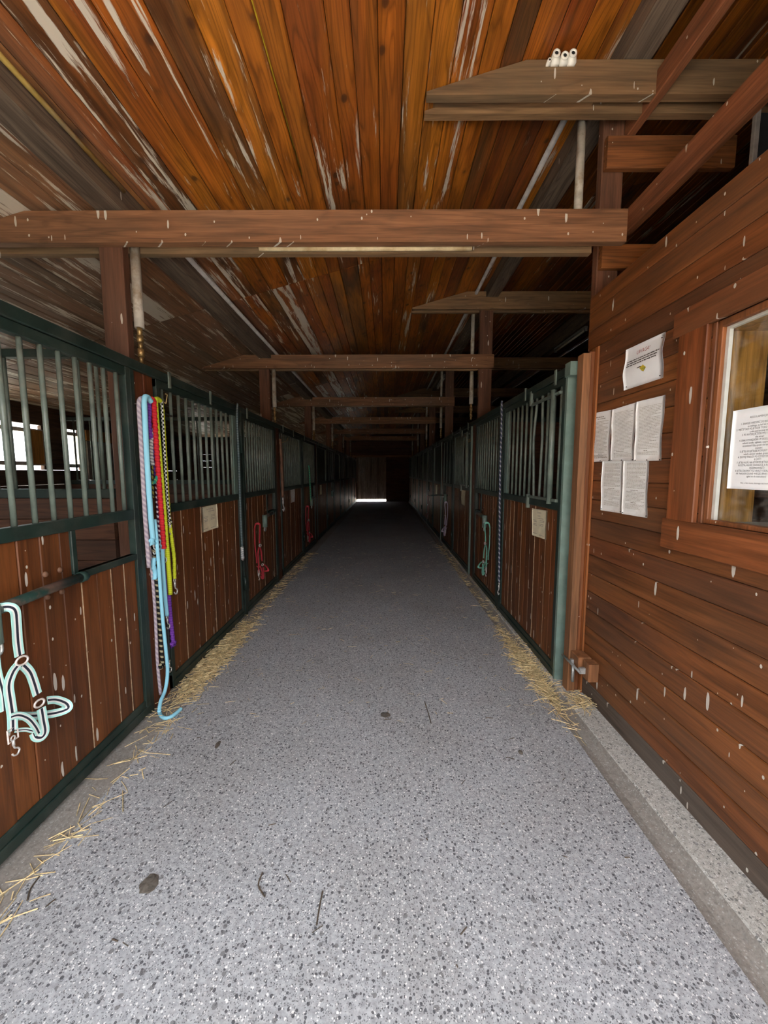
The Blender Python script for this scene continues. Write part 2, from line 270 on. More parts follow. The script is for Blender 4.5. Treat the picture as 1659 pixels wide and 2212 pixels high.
# ------------------------------------------------------------------ mesh builder
class MB:
    def __init__(s): s.v = []; s.f = []; s.r = []; s.mi = []; s.uv = []
    def add(s, vs, fs, rnd=0.0, mi=0, uvs=None):
        o = len(s.v); s.v += [tuple(p) for p in vs]
        for i, f in enumerate(fs):
            s.f.append(tuple(o+k for k in f)); s.r.append(rnd)
            s.mi.append(mi[i] if isinstance(mi, (list, tuple)) else mi)
            s.uv.append(uvs[i] if uvs else None)
        return s
    def box(s, x0, x1, y0, y1, z0, z1, rnd=0.0, mi=0):
        vs = [(x, y, z) for z in (z0, z1) for y in (y0, y1) for x in (x0, x1)]
        return s.add(vs, [(0, 2, 3, 1), (4, 5, 7, 6), (0, 1, 5, 4), (2, 6, 7, 3), (0, 4, 6, 2), (1, 3, 7, 5)], rnd, mi)
    def plank(s, ax, x0, x1, y0, y1, z0, z1, ch=0.004, rnd=0.0, mi=0, mich=None):
        # chamfered bar: AX is the long direction
        mich = mi if mich is None else mich
        lo, hi = {'x': (x0, x1), 'y': (y0, y1), 'z': (z0, z1)}[ax]
        (a0, a1), (b0, b1) = {'x': ((y0, y1), (z0, z1)), 'y': ((x0, x1), (z0, z1)), 'z': ((x0, x1), (y0, y1))}[ax]
        c = min(ch, (a1-a0)*0.45, (b1-b0)*0.45)
        prof = [(a0+c, b0), (a1-c, b0), (a1, b0+c), (a1, b1-c), (a1-c, b1), (a0+c, b1), (a0, b1-c), (a0, b0+c)]
        def P(t, a, b): return {'x': (t, a, b), 'y': (a, t, b), 'z': (a, b, t)}[ax]
        vs = [P(lo, a, b) for a, b in prof] + [P(hi, a, b) for a, b in prof]
        fs = [(i, (i+1) % 8, 8+(i+1) % 8, 8+i) for i in range(8)]
        ms = [mi if i % 2 == 0 else mich for i in range(8)] + [mi, mi]
        fs += [tuple(range(7, -1, -1)), tuple(range(8, 16))]
        if ax == 'y': fs = [tuple(reversed(f)) for f in fs]
        return s.add(vs, fs, rnd, ms)
    def cyl(s, p0, p1, r0, r1=None, n=12, mi=0, rnd=0.0):
        r1 = r0 if r1 is None else r1
        p0, p1 = Vector(p0), Vector(p1); d = (p1-p0).normalized()
        u = d.orthogonal().normalized(); w = d.cross(u)
        ring = [u*math.cos(2*PI*i/n)+w*math.sin(2*PI*i/n) for i in range(n)]
        vs = [p0+q*r0 for q in ring]+[p1+q*r1 for q in ring]
        fs = [(i, (i+1) % n, n+(i+1) % n, n+i) for i in range(n)]+[tuple(range(n-1, -1, -1)), tuple(range(n, 2*n))]
        return s.add(vs, fs, rnd, mi)
    def tube(s, pts, r, n=8, mi=0, lobes=0, twist=0.0, amp=0.18, closed=False):
        pts = [Vector(p) for p in pts]; N = len(pts)
        rr = r if isinstance(r, (list, tuple)) else [r]*N
        T = []
        for i in range(N):
            a = pts[i-1] if (i > 0 or closed) else pts[i]; b = pts[(i+1) % N] if (i < N-1 or closed) else pts[i]
            t = (b-a); T.append(t.normalized() if t.length > 1e-9 else Vector((0, 0, 1)))
        u = T[0].orthogonal().normalized(); vs = []; L = 0.0; Ls = []
        for i in range(N):
            if i: L += (pts[i]-pts[i-1]).length
            Ls.append(L)
            u = (u - T[i]*u.dot(T[i]))
            u = u.normalized() if u.length > 1e-6 else T[i].orthogonal().normalized()
            w = T[i].cross(u)
            for k in range(n):
                th = 2*PI*k/n
                q = rr[i]*(1+(amp*math.cos(lobes*(th-twist*L)) if lobes else 0))
                vs.append(pts[i]+(u*math.cos(th)+w*math.sin(th))*q)
        fs, uvs = [], []
        for i in range(N-1 if not closed else N):
            j = (i+1) % N; lj = Ls[j] if j else L+(pts[0]-pts[-1]).length
            for k in range(n):
                k2 = (k+1) % n
                fs.append((i*n+k, i*n+k2, j*n+k2, j*n+k))
                uvs.append(((k/n, Ls[i]), ((k+1)/n, Ls[i]), ((k+1)/n, lj), (k/n, lj)))
        if not closed:
            fs += [tuple(range(n-1, -1, -1)), tuple(range((N-1)*n, N*n))]
            uvs += [tuple((k/n, 0.0) for k in range(n)), tuple((k/n, L) for k in range(n))]
        return s.add(vs, fs, 0.0, mi, uvs)
    def ribbon(s, pts, w, t, nrm, mi=0):
        # flat strap along PTS; NRM (one or per point) faces the viewer side
        pts = [Vector(p) for p in pts]; N = len(pts)
        vs, fs, uvs, L = [], [], [], 0.0; Ls = []
        for i in range(N):
            a = pts[max(i-1, 0)]; b = pts[min(i+1, N-1)]; T = (b-a).normalized()
            nn = Vector(nrm[i] if isinstance(nrm, list) else nrm); nn = (nn-T*nn.dot(T))
            nn = nn.normalized() if nn.length > 1e-6 else T.orthogonal().normalized()
            sd = T.cross(nn).normalized()
            if i: L += (pts[i]-pts[i-1]).length
            Ls.append(L)
            for a2, b2 in ((-1, 1), (1, 1), (1, -1), (-1, -1)):
                vs.append(pts[i]+sd*(a2*w/2)+nn*(b2*t/2))
        for i in range(N-1):
            o, p = i*4, i*4+4
            for k, (ua, ub) in enumerate(((0.01, 0.99), (0.99, 0.99), (0.99, 0.01), (0.01, 0.01))):
                k2 = (k+1) % 4
                fs.append((o+k, o+k2, p+k2, p+k)); uvs.append(((ua, Ls[i]), (ub, Ls[i]), (ub, Ls[i+1]), (ua, Ls[i+1])))
        e = (N-1)*4
        fs += [(3, 2, 1, 0), (e, e+1, e+2, e+3)]; uvs += [((0.05, 0),)*4, ((0.05, 0),)*4]
        return s.add(vs, fs, 0.0, mi, uvs)
    def torus(s, c, nrm, R, r, n=20, m=8, mi=0, sx=1.0, sz=1.0):
        c = Vector(c); d = Vector(nrm).normalized(); u = d.orthogonal().normalized()
        if abs(d.z) < 0.9: u = Vector((0, 0, 1)).cross(d).normalized()
        w = d.cross(u)
        return s.tube([c+u*(R*sx*math.cos(2*PI*i/n))+w*(R*sz*math.sin(2*PI*i/n)) for i in range(n)], r, m, mi, closed=True)
    def ball(s, c, rx, ry=None, rz=None, n=10, m=6, mi=0, jit=0.0):
        ry = rx if ry is None else ry; rz = rx if rz is None else rz
        vs = [(c[0], c[1], c[2]+rz)]
        for i in range(1, m):
            ph = PI*i/m
            for k in range(n):
                q = 1+random.uniform(-jit, jit)
                vs.append((c[0]+rx*q*math.sin(ph)*math.cos(2*PI*k/n), c[1]+ry*q*math.sin(ph)*math.sin(2*PI*k/n), c[2]+rz*math.cos(ph)))
        vs.append((c[0], c[1], c[2]-rz)); e = len(vs)-1
        fs = [(0, 1+k, 1+(k+1) % n) for k in range(n)]
        for i in range(m-2):
            fs += [(1+i*n+k, 1+(i+1)*n+k, 1+(i+1)*n+(k+1) % n, 1+i*n+(k+1) % n) for k in range(n)]
        b = 1+(m-2)*n
        fs += [(e, b+(k+1) % n, b+k) for k in range(n)]
        return s.add(vs, fs, 0.0, mi)
    def build(s, name, mats, parent=None, loc=None, smooth=False, flipx=False, off=(0, 0, 0)):
        me = bpy.data.meshes.new(name)
        k = -1.0 if flipx else 1.0
        vs = [(k*(x-off[0]), y-off[1], z-off[2]) for x, y, z in s.v]
        fs = [tuple(reversed(f)) for f in s.f] if flipx else s.f
        me.from_pydata(vs, [], fs)
        mats = mats if isinstance(mats, list) else [mats]
        for m in mats: me.materials.append(M[m] if isinstance(m, str) else m)
        if len(mats) > 1: me.polygons.foreach_set('material_index', s.mi)
        if any(s.r):
            at = me.attributes.new('rnd', 'FLOAT', 'FACE'); at.data.foreach_set('value', s.r)
        if any(u is not None for u in s.uv):
            ul = me.uv_layers.new(name='UVMap'); fl = []
            for f, u in zip(fs, s.uv):
                q = list(u) if u is not None else [(0, 0)]*len(f)
                if flipx: q = q[::-1]
                for a in q: fl += [a[0], a[1]]
            ul.data.foreach_set('uv', fl)
        if smooth:
            me.polygons.foreach_set('use_smooth', [len(f) <= 4 for f in fs])
        me.update()
        return link(name, me, parent, loc)
def link(name, me, parent=None, loc=None):
    o = bpy.data.objects.new(name, me); COL.objects.link(o)
    if parent is not None: o.parent = parent
    if loc is not None: o.location = loc
    return o
def tag(o, label, cat, group=None, kind=None):
    o['label'] = label; o['category'] = cat
    if group: o['group'] = group
    if kind: o['kind'] = kind
    return o
def thing(name, label, cat, loc=(0, 0, 0), group=None, rotz=0.0):
    o = bpy.data.objects.new(name, None); COL.objects.link(o); o.empty_display_size = 0.1
    o.location = loc; o.rotation_euler = (0, 0, rotz)
    return tag(o, label, cat, group)
def struct(o):
    o['kind'] = 'structure'; return o
def spline(pts, n=8):
    pts = [Vector(p) for p in pts]; out = []
    for i in range(len(pts)-1):
        p0 = pts[max(i-1, 0)]; p1 = pts[i]; p2 = pts[i+1]; p3 = pts[min(i+2, len(pts)-1)]
        for k in range(n):
            t = k/n
            out.append(0.5*((2*p1)+(p2-p0)*t+(2*p0-5*p1+4*p2-p3)*t*t+(3*p1-p0-3*p2+p3)*t*t*t))
    out.append(pts[-1]); return out
def R(a=0.0, b=1.0): return random.uniform(a, b)

# ------------------------------------------------------------------ layout numbers
XL, XR, XC = -1.53, 1.28, 1.40           # stall fronts, cabin wall
YF, SP, NF = 2.50, 3.08, 6               # first roof frame, spacing, number of frames
YE = YF+SP*6                             # end wall
Y0 = -0.55                               # open doorway behind the viewer
def roofz(x): return 3.71+0.27*x
XOL, XOR = -4.65, 5.6
NTH = ['first', 'second', 'third', 'fourth', 'fifth', 'sixth', 'seventh', 'eighth']

# ------------------------------------------------------------------ setting: floors
b = MB(); b.box(-1.375, 1.13, Y0-0.3, YE+0.05, -0.12, 0.0); struct(b.build('floor', 'floor'))
b = MB(); b.box(XL-0.03, -1.375, Y0-0.3, YE+0.05, -0.12, -0.004); struct(b.build('trim_1', 'gutter'))
# the other gutter: a shallow channel in smooth concrete, then a rough kerb under cabin and stalls
prof = [(1.13, 0.0), (1.145, -0.022), (1.19, -0.030), (1.235, -0.022), (1.25, 0.006), (1.25, -0.12), (1.13, -0.12)]
b = MB(); ny = 60
for i in range(ny):
    ya, yb = Y0-0.3+(YE+0.35-Y0)*i/ny, Y0-0.3+(YE+0.35-Y0)*(i+1)/ny
    b.add([(x, ya, z) for x, z in prof[:5]]+[(x, yb, z) for x, z in prof[:5]], [(k, k+1, 6+k, 5+k) for k in range(4)])
struct(b.build('trim_2', 'gutter'))
b = MB(); b.plank('y', 1.25, 1.50, Y0-0.3, YE+0.05, -0.12, 0.012, 0.008); struct(b.build('trim_3', 'curb'))
b = MB(); b.box(XOL-0.1, XL-0.03, Y0, YE, -0.12, -0.01); b.box(1.50, XOR+0.1, Y0, YE, -0.12, -0.01); struct(b.build('floor', 'soil'))
b = MB(); b.add([(-60, -60, -0.16), (60, -60, -0.16), (60, 80, -0.16), (-60, 80, -0.16)], [(0, 1, 2, 3)])
struct(b.build('ground', 'yard'))
b = MB(); b.box(-12, 12, -6.0, Y0-0.3, -0.159, -0.12); struct(b.build('ground', 'ground'))
b = MB(); b.box(-9, XOL-0.1, Y0-0.3, YE+4, -0.159, -0.12); struct(b.build('ground', 'ground'))
b = MB(); b.box(XOL-0.1, XOR, YE+0.05, YE+3, -0.159, -0.12); struct(b.build('ground', 'ground'))
b = MB(); b.box(-30, 30, -19, -18.6, -0.15, 5.5); struct(b.build('wall_sky_block', 'darkx'))  # unseen wall added to block low sky and darken the deep aisle

# ------------------------------------------------------------------ setting: ceiling boards
b = MB(); W = 0.148; x = XOL-0.25; i = 0
joints = [Y0-0.35, 4.15, 8.25, 12.3, 16.4, YE+0.3]
while x < XOR+0.2:
    w = W*R(0.72, 1.25)
    for ja, jb in zip(joints[:-1], joints[1:]):
        r = R(0.01, 1)
        xa, xb, ya, yb = x+0.0016, x+w-0.0016, ja+0.003, jb-0.003
        c, t = 0.006, 0.022; dz = R(-0.0015, 0.0015)
        za, zb = roofz(xa)+dz, roofz(xb)+dz
        vs = [(xa, ya, za+c), (xa+c, ya, roofz(xa+c)+dz), (xb-c, ya, roofz(xb-c)+dz), (xb, ya, zb+c), (xb, ya, zb+t), (xa, ya, za+t)]
        vs += [(p[0], yb, p[2]) for p in vs]
        fs = [(k, (k+1) % 6, 6+(k+1) % 6, 6+k) for k in range(6)]+[(5, 4, 3, 2, 1, 0), (6, 7, 8, 9, 10, 11)]
        b.add(vs, fs, r)
    x += w; i += 1
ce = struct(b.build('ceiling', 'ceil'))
b = MB(); xa, xb = XOL-0.3, XOR+0.3
b.add([(xa, Y0-0.4, roofz(xa)+0.03), (xb, Y0-0.4, roofz(xb)+0.03), (xb, YE+0.4, roofz(xb)+0.03), (xa, YE+0.4, roofz(xa)+0.03),
       (xa, Y0-0.4, roofz(xa)+0.1), (xb, Y0-0.4, roofz(xb)+0.1), (xb, YE+0.4, roofz(xb)+0.1), (xa, YE+0.4, roofz(xa)+0.1)],
      [(0, 1, 2, 3), (7, 6, 5, 4), (0, 4, 5, 1), (1, 5, 6, 2), (2, 6, 7, 3), (3, 7, 4, 0)])
struct(b.build('roof', 'netdark'))

# ------------------------------------------------------------------ setting: outer walls
def hboards(b, ax, fixed0, fixed1, a0, a1, z0, z1, pitch, holes=(), mi=0, ch=0.004, mich=None):
    # level boards; AX 'y' runs along Y at x FIXED, AX 'x' runs along X at y FIXED; holes are (a0,a1,z0,z1)
    z = z0
    while z < z1-0.01:
        zt = min(z+pitch, z1); spans = [(a0, a1)]
        for h in holes:
            if h[2] < zt-0.004 and h[3] > z+0.004:
                ns = []
                for s0, s1 in spans:
                    if h[1] <= s0 or h[0] >= s1: ns.append((s0, s1)); continue
                    if h[0] > s0: ns.append((s0, h[0]))
                    if h[1] < s1: ns.append((h[1], s1))
                spans = ns
        r = R(0.01, 1)
        for s0, s1 in spans:
            if ax == 'y': b.plank('y', fixed0, fixed1, s0, s1, z+0.001, zt-0.001, ch, r, mi, mich)
            else: b.plank('x', s0, s1, fixed0, fixed1, z+0.001, zt-0.001, ch, r, mi, mich)
        z = zt
wins = [(4.30, 5.36, 1.66, 2.14), (5.72, 6.02, 1.64, 2.16)]
wins += [(YF+SP*k+1.3, YF+SP*k+2.3, 1.62, 2.14) for k in (2, 3, 4, 5)] + [(0.9, 1.9, 1.66, 2.14)]
b = MB(); hboards(b, 'y', XOL-0.05, XOL, Y0, YE, 0, 2.47, 0.2, wins); struct(b.build('wall_left', 'darky'))
for i, (ya, yb, za, zb) in enumerate(wins):
    w = bpy.data.objects.new('window_%d' % (i+1), None); COL.objects.link(w); w.location = (XOL, ya, za); struct(w)
    f = MB(); t = 0.05
    for q in ((ya, ya+t, za, zb), (yb-t, yb, za, zb), (ya+t, yb-t, za, za+t), (ya+t, yb-t, zb-t, zb)):
        f.box(XOL-0.06, XOL+0.02, *q)
    f.build('window_frame', 'outwhite', w, off=(XOL, ya, za))
    g = MB(); g.box(XOL-0.028, XOL-0.022, ya+t, yb-t, za+t, zb-t); g.build('glass_pane', 'glass', w, off=(XOL, ya, za))
b = MB(); hboards(b, 'y', XOR, XOR+0.05, Y0, YE, 0, roofz(XOR), 0.2); struct(b.build('wall_right', 'darky'))
# front gable behind the viewer with its wide open doorway
b = MB(); zt0, zt1 = roofz(XOL), roofz(XOR)
def gable(b, x0, x1, z0, y0, y1):
    vs = [(x0, y0, z0), (x1, y0, z0), (x1, y0, roofz(x1)+0.02), (x0, y0, roofz(x0)+0.02)]
    vs += [(p[0], y1, p[2]) for p in vs]
    b.add(vs, [(0, 1, 2, 3), (7, 6, 5, 4), (0, 4, 5, 1), (1, 5, 6, 2), (2, 6, 7, 3), (3, 7, 4, 0)], R(0.01, 1))
gable(b, XOL, -1.70, 0, Y0-0.08, Y0); gable(b, 1.40, XOR, 0, Y0-0.08, Y0); gable(b, -1.70, 1.40, 3.16, Y0-0.08, Y0)
struct(b.build('wall_front', 'darkx'))

# far end wall: level boards, with an opening the sliding door hangs behind
b = MB(); hboards(b, 'x', YE, YE+0.04, XOL, XOR, 0, 5.28, 0.16, [(-1.53, 0.05, -1, 2.34)])
b.box(XOL, -1.54, YE+0.041, YE+0.055, -0.1, 5.28, 0.4); b.box(0.05, XOR, YE+0.041, YE+0.055, -0.1, 5.28, 0.4); b.box(-1.54, 0.05, YE+0.041, YE+0.055, 2.36, 5.28, 0.4)
struct(b.build('wall_back', 'darkx'))
b = MB(); b.plank('x', -1.75, 1.6, YE-0.05, YE, 2.36, 2.46, 0.01); b.build('door_rail', 'beamx'); bpy.data.objects['door_rail'].name = 'trim_4'; struct(bpy.data.objects['trim_4'])
d = bpy.data.objects.new('door_1', None); COL.objects.link(d); d.location = (-0.65, YE+0.10, 0.12); struct(d)
b = MB(); x = -1.575
while x < 0.2:
    b.plank('z', x+0.0005, x+0.1265, YE+0.06, YE+0.09, 0.13, 2.42, 0.006, R(0.01, 1)); x += 0.127
b.build('door_boards', 'grey', d, off=(-0.65, YE+0.10, 0.12))
b = MB()
b.box(-1.575, 0.2, YE+0.0905, YE+0.098, 0.13, 2.42, 0.5)
for z in (0.4, 1.3, 2.2): b.plank('x', -1.44, 0.2, YE+0.0985, YE+0.13, z, z+0.12, 0.006)
b.plank('z', -1.52, -1.49, YE+0.05, YE+0.09, 0.0, 2.4, 0.004); b.plank('x', -1.62, -1.40, YE+0.05, YE+0.08, 1.02, 1.06, 0.004)
b.build('door_battens', 'grey', d, off=(-0.65, YE+0.10, 0.12))

# ------------------------------------------------------------------ timber frames
def tapered(b, x0, x1, zb, zt, y0, y1, blunt=0.05):
    # beam whose far end is cut along the roof slope
    xt = min((zt-3.71)/0.27, x1-0.1)
    xe = (zb+blunt-3.71)/0.27
    xm = (xt*0.55+xe*0.45)
    prof = [(x0, zb), (x1, zb), (x1, zt), (xt, zt-0.004), (xm, min(roofz(xm)-0.006, zt-0.03)), (x0, roofz(x0)-0.012)]
    vs = [(x, y0, z) for x, z in prof]+[(x, y1, z) for x, z in prof]; n = len(prof)
    b.add(vs, [tuple(range(n)), tuple(range(2*n-1, n-1, -1))]+[(k, n+k, n+(k+1) % n, (k+1) % n) for k in range(n)], R(0.01, 1))
for k in range(NF):
    y = YF+SP*k
    nth = NTH[k]
    lz = (2.945, 3.128) if k == 0 else (3.0, 3.185)
    uz = (3.745, 3.93) if k == 0 else (3.78, 4.01)
    xr = 1.445 if k == 0 else 1.50
    t = thing('tie_beam', '%s low crossbeam over the aisle counted from the doorway, pair of brown planks with white streaks' % nth, 'beam', (0, y, lz[0]), 'low crossbeams')
    b = MB(); x0 = (lz[0]+0.02-3.71)/0.27
    tapered(b, x0, xr, lz[0], lz[1], y, y+0.05, 0.02); b.build('front_plank', 'beamx', t, off=(0, y, lz[0]))
    b = MB(); tapered(b, x0, 1.30, lz[0], lz[1], y+0.122, y+0.168, 0.02); b.build('rear_plank', 'beamr', t, off=(0, y, lz[0]))
    t = thing('collar_beam', '%s high crossbeam with a tapered end, counted from the doorway, reaching past the cabin side posts' % nth, 'beam', (1, y, uz[0]), 'high crossbeams')
    x0 = (uz[0]+0.03-3.71)/0.27
    b = MB(); tapered(b, x0, 5.2, uz[0], uz[1], y, y+0.05); b.build('front_plank', 'beamr', t, off=(1, y, uz[0]))
    b = MB(); tapered(b, x0, 5.2, uz[0], uz[1], y+0.122, y+0.168); b.build('rear_plank', 'beamr', t, off=(1, y, uz[0]))
    b = MB(); tapered(b, x0+0.05, 1.25, uz[0]+0.035, uz[1], y+0.0505, y+0.1215); b.build('filler', 'beamr', t, off=(1, y, uz[0]))
    # posts
    b = MB(); b.plank('z', -1.765, -1.62, y+0.052, y+0.120, 0, lz[1]-0.01, 0.006)
    tag(b.build('timber_post', 'postz', off=(-1.69, y+0.1, 0), loc=(-1.69, y+0.1, 0)), '%s brown timber post from the doorway in the row opposite the cabin' % nth, 'post', 'timber posts opposite the cabin')
    xa, xb, yp = (1.435, 1.58, 2.81) if k == 0 else (1.31, 1.49, y+0.052)
    b = MB(); b.plank('z', xa, xb, yp, yp+0.07, 0, 3.93 if k == 0 else uz[1]-0.01, 0.006)
    tag(b.build('timber_post', 'postz', off=(xa+.07, y+0.1, 0), loc=(xa+.07, y+0.1, 0)), '%s brown timber post from the doorway in the row on the cabin side' % nth, 'post', 'timber posts on the cabin side')
    # far back post row on the cabin side
    # painted down pipes with fittings
    t = thing('drop_pipe', 'flaking grey pipe beside the %s post from the doorway, row opposite the cabin' % nth, 'pipe', (-1.575, y+0.11, 2.27), 'pipes opposite the cabin')
    b = MB(); b.cyl((0, 0, 0.22), (0, 0, lz[0]-2.27+0.03), 0.029, n=14); b.build('pipe', 'pipe', t, smooth=True)
    b = MB()
    for z0, z1, r in ((0.0, 0.05, 0.012), (0.04, 0.09, 0.02), (0.09, 0.13, 0.014), (0.13, 0.17, 0.02), (0.17, 0.225, 0.016)): b.cyl((0, 0, z0), (0, 0, z1), r)
    b.build('pipe_fitting', 'brass', t, smooth=True)
    xp = 1.245
    p0 = 0.85 if k == 0 else 0.0
    t = thing('drop_pipe', 'flaking grey pipe beside the %s post from the doorway, row on the cabin side' % nth, 'pipe', (xp, y+0.215, 2.33), 'pipes on the cabin side')
    b = MB()
    if k: b.cyl((0, 0, 0.22), (0, 0, 0.9), 0.029, n=14)
    b.cyl((0, 0, 0.83 if k == 0 else 0.9), (0, 0, uz[0]-2.33+0.03), 0.026, n=14); b.cyl((0, 0, 0.89), (0, 0, 0.91), 0.031, n=14); b.build('pipe', 'pipe', t, smooth=True)
    if k == 0: continue
    b = MB()
    for z0, z1, r in ((0.0, 0.05, 0.012), (0.04, 0.09, 0.02), (0.09, 0.13, 0.014), (0.13, 0.17, 0.02), (0.17, 0.225, 0.016)): b.cyl((0, 0, z0), (0, 0, z1), r)
    b.build('pipe_fitting', 'brass', t, smooth=True)

def purlin(x0, x1, zb, label):
    b = MB(); vs = []
    for y in (Y0, YE-0.02):
        vs += [(x0, y, zb), (x1, y, zb), (x1, y, roofz(x1)-0.004), (x0, y, roofz(x0)-0.004)]
    b.add(vs, [(0, 1, 2, 3), (7, 6, 5, 4), (0, 4, 5, 1), (1, 5, 6, 2), (2, 6, 7, 3), (3, 7, 4, 0)], 0.3)
    return tag(b.build('purlin', 'purlin', off=((x0+x1)/2, 0, zb), loc=((x0+x1)/2, 0, zb)), label, 'purlin')
purlin(-1.735, -1.575, 3.135, 'long weathered roof purlin over the posts opposite the cabin')
purlin(1.37, 1.53, 3.935, 'long weathered roof purlin over the cabin side posts')
purlin(3.86, 4.02, 4.42, 'long dark roof purlin deep in the loft carrying a fluorescent lamp')
def run(name, mat, label, pts, r, cat, n=10):
    b = MB(); b.tube(pts, r, n); c = Vector(pts[0])
    return tag(b.build(name, mat, off=c, loc=c, smooth=True), label, cat)
run('cable_tube', 'yellow', 'yellowed cable tube along the purlin opposite the cabin, up to the first crossbeam', [(-1.548, Y0, 3.235), (-1.548, 1.5, 3.24), (-1.545, YF-0.01, 3.225)], 0.013, 'tube')
run('cable_tube', 'conduit', 'grey cable tube along the purlin opposite the cabin, beyond the first crossbeam', [(-1.535, YF+0.25, 3.235), (-1.535, 12, 3.235), (-1.535, YE-0.1, 3.235)], 0.02, 'tube')
run('cable_tube', 'conduit', 'grey cable tube along the purlin on the cabin side', [(1.235, YF+0.25, 3.985), (1.235, 10, 3.985), (1.235, YE-0.1, 3.985)], 0.022, 'tube')
run('cable_strip', 'white', 'thin white strip on the roof boards above the cabin rails', [(1.548, Y0, roofz(1.548)-0.02), (1.548, YF-0.02, roofz(1.548)-0.02)], 0.012, 'strip', 4)
run('cable_strip', 'cream', 'cream tube fixed under the first low crossbeam', [(-0.78, YF+0.075, 2.948), (0.535, YF+0.075, 2.948)], 0.015, 'tube')
pa, pb = Vector((-0.78, 1.7, roofz(-0.78)-0.006)), Vector((-0.80, 3.9, roofz(-0.80)-0.006))
def at_roof(px, py):
    r = ray(px, py); t = (3.71-H)/(r.z-0.27*r.x); return Vector((0, 0, H))+r*t
p0, p1 = at_roof(545, 0), at_roof(652, 375)
d_ = (p1-p0).normalized()
run('roof_cable', 'ycable', 'thin yellow cable pinned along one ceiling board', [p0-d_*1.5+Vector((0, 0, -.006)), p0+Vector((0, 0, -.006)), p1+Vector((0, 0, -.006))], 0.004, 'cable', 6)

# rails beside the first cabin side post, over the cabin
def timber(name, mat, ax, label, *q, cat='rail'):
    b = MB(); b.plank(ax, *q, 0.006, R(0.01, 1)); c = ((q[0]+q[1])/2, (q[2]+q[3])/2, q[4])
    return tag(b.build(name, mat, off=c, loc=c), label, cat)
timber('timber_rail', 'raily', 'y', 'upper brown plank on edge running toward the doorway above the cabin', 1.565, 1.62, Y0, 2.80, 3.735, 3.875)
timber('timber_rail', 'raily', 'y', 'lower brown plank on edge running toward the doorway above the cabin', 1.59, 1.645, Y0, 2.80, 3.145, 3.295)
timber('timber_rail', 'railx', 'x', 'short orange plank nailed across the first cabin side post, upper of two', 1.44, 2.27, 2.76, 2.808, 3.54, 3.735)
timber('timber_rail', 'railx', 'x', 'short orange plank nailed across the first cabin side post, lower of two', 1.44, 2.80, 2.76, 2.808, 2.925, 3.075)
# dark board standing in the loft over the cabin
t = thing('blackboard', 'black board with a pale edge strip standing in the loft above the cabin', 'board', (2.26, 2.60, 2.742))
b = MB(); b.box(0.0, 0.9, -0.008, 0.008, 0.0, 0.98); b.build('board', 'slate', t)
b = MB(); b.plank('z', -0.03, 0.0, -0.014, 0.014, 0.0, 1.0, 0.003); b.build('edge_strip', 'conduit', t)

# porcelain terminals on the first high beam
t = thing('terminal_block', 'white porcelain terminal block sitting on the first high crossbeam', 'fitting', (1.02, YF-0.012, 3.905))
for dx, dz, r in ((-0.048, 0.034, 0.022), (0.0, 0.022, 0.022), (0.046, 0.034, 0.022), (-0.085, 0.0, 0.012)):
    b = MB(); b.cyl((dx, 0.03, dz), (dx, -0.015, dz-0.006), r, r*0.9); b.box(dx-r, dx+r, -0.01, 0.03, -0.015, dz)
    b.torus((dx, -0.016, dz-0.006), (0, 1, 0), r*0.72, r*0.3)
    q = b.build('socket', 'porc', t, smooth=True)
    b = MB(); b.cyl((dx, -0.0165, dz-0.006), (dx, -0.0175, dz-0.006), r*0.5); b.build('screw_hole', 'black', q)

# fluorescent lamps, switched off
def tube_lamp(label, x, y0, y1, z):
    t = thing('tube_lamp', label, 'lamp', (x, y0, z), 'tube lamps')
    b = MB(); b.box(-0.03, 0.03, 0, y1-y0, 0.03, 0.07); b.build('lamp_body', 'conduit', t)
    b = MB(); b.cyl((0, 0.03, 0.0), (0, y1-y0-0.03, 0.0), 0.022, n=12); b.build('lamp_tube', 'white', t, smooth=True)
    for yy in (0.0, y1-y0-0.04):
        b = MB(); b.box(-0.025, 0.025, yy, yy+0.04, -0.028, 0.035); b.build('lamp_holder', 'conduit', t)
tube_lamp('unlit fluorescent tube under the purlin deep in the loft', 3.94, 8.0, 9.4, 4.35)
tube_lamp('unlit fluorescent tube under the cabin side purlin, past the third crossbeam', 1.45, 9.75, 11.05, 3.865)

# ------------------------------------------------------------------ cabin
WY0, WY1, WZ0, WZ1 = 0.40, 1.745, 1.345, 2.20
b = MB(); hboards(b, 'y', XC, XC+0.03, Y0, 2.80, 0.126, 2.75, 0.126, [(WY0, WY1, WZ0, WZ1)], 0, 0.0045)
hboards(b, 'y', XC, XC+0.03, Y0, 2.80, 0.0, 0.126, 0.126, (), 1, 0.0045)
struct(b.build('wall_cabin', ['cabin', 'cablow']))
b = MB(); hboards(b, 'x', 2.74, 2.80, XC+0.03, 3.4, 0, 2.75, 0.126); hboards(b, 'y', 3.4, 3.44, Y0, 2.8, 0, 2.75, 0.126); struct(b.build('wall_cabin_back', 'darkx'))
b = MB(); b.box(XC+0.031, 3.4, Y0, 2.79, 2.70, 2.74); struct(b.build('ceiling', 'darky'))
w = bpy.data.objects.new('window_8', None); COL.objects.link(w); w.location = (XC, WY1, WZ0); struct(w); wo = (XC, WY1, WZ0)
b = MB(); b.plank('z', XC-0.024, XC-0.001, WY1+0.0, WY1+0.165, WZ0-0.0, WZ1, 0.004, 0.2); b.build('casing', 'casing', w, off=wo)
b = MB(); b.plank('y', XC-0.027, XC-0.001, WY0-0.2, WY1+0.20, WZ1, WZ1+0.115, 0.004, 0.6); b.build('casing', 'casingy', w, off=wo)
b = MB(); b.plank('y', XC-0.027, XC-0.001, WY0-0.2, WY1+0.185, WZ0-0.145, WZ0, 0.004, 0.8); b.build('apron', 'casingy', w, off=wo)
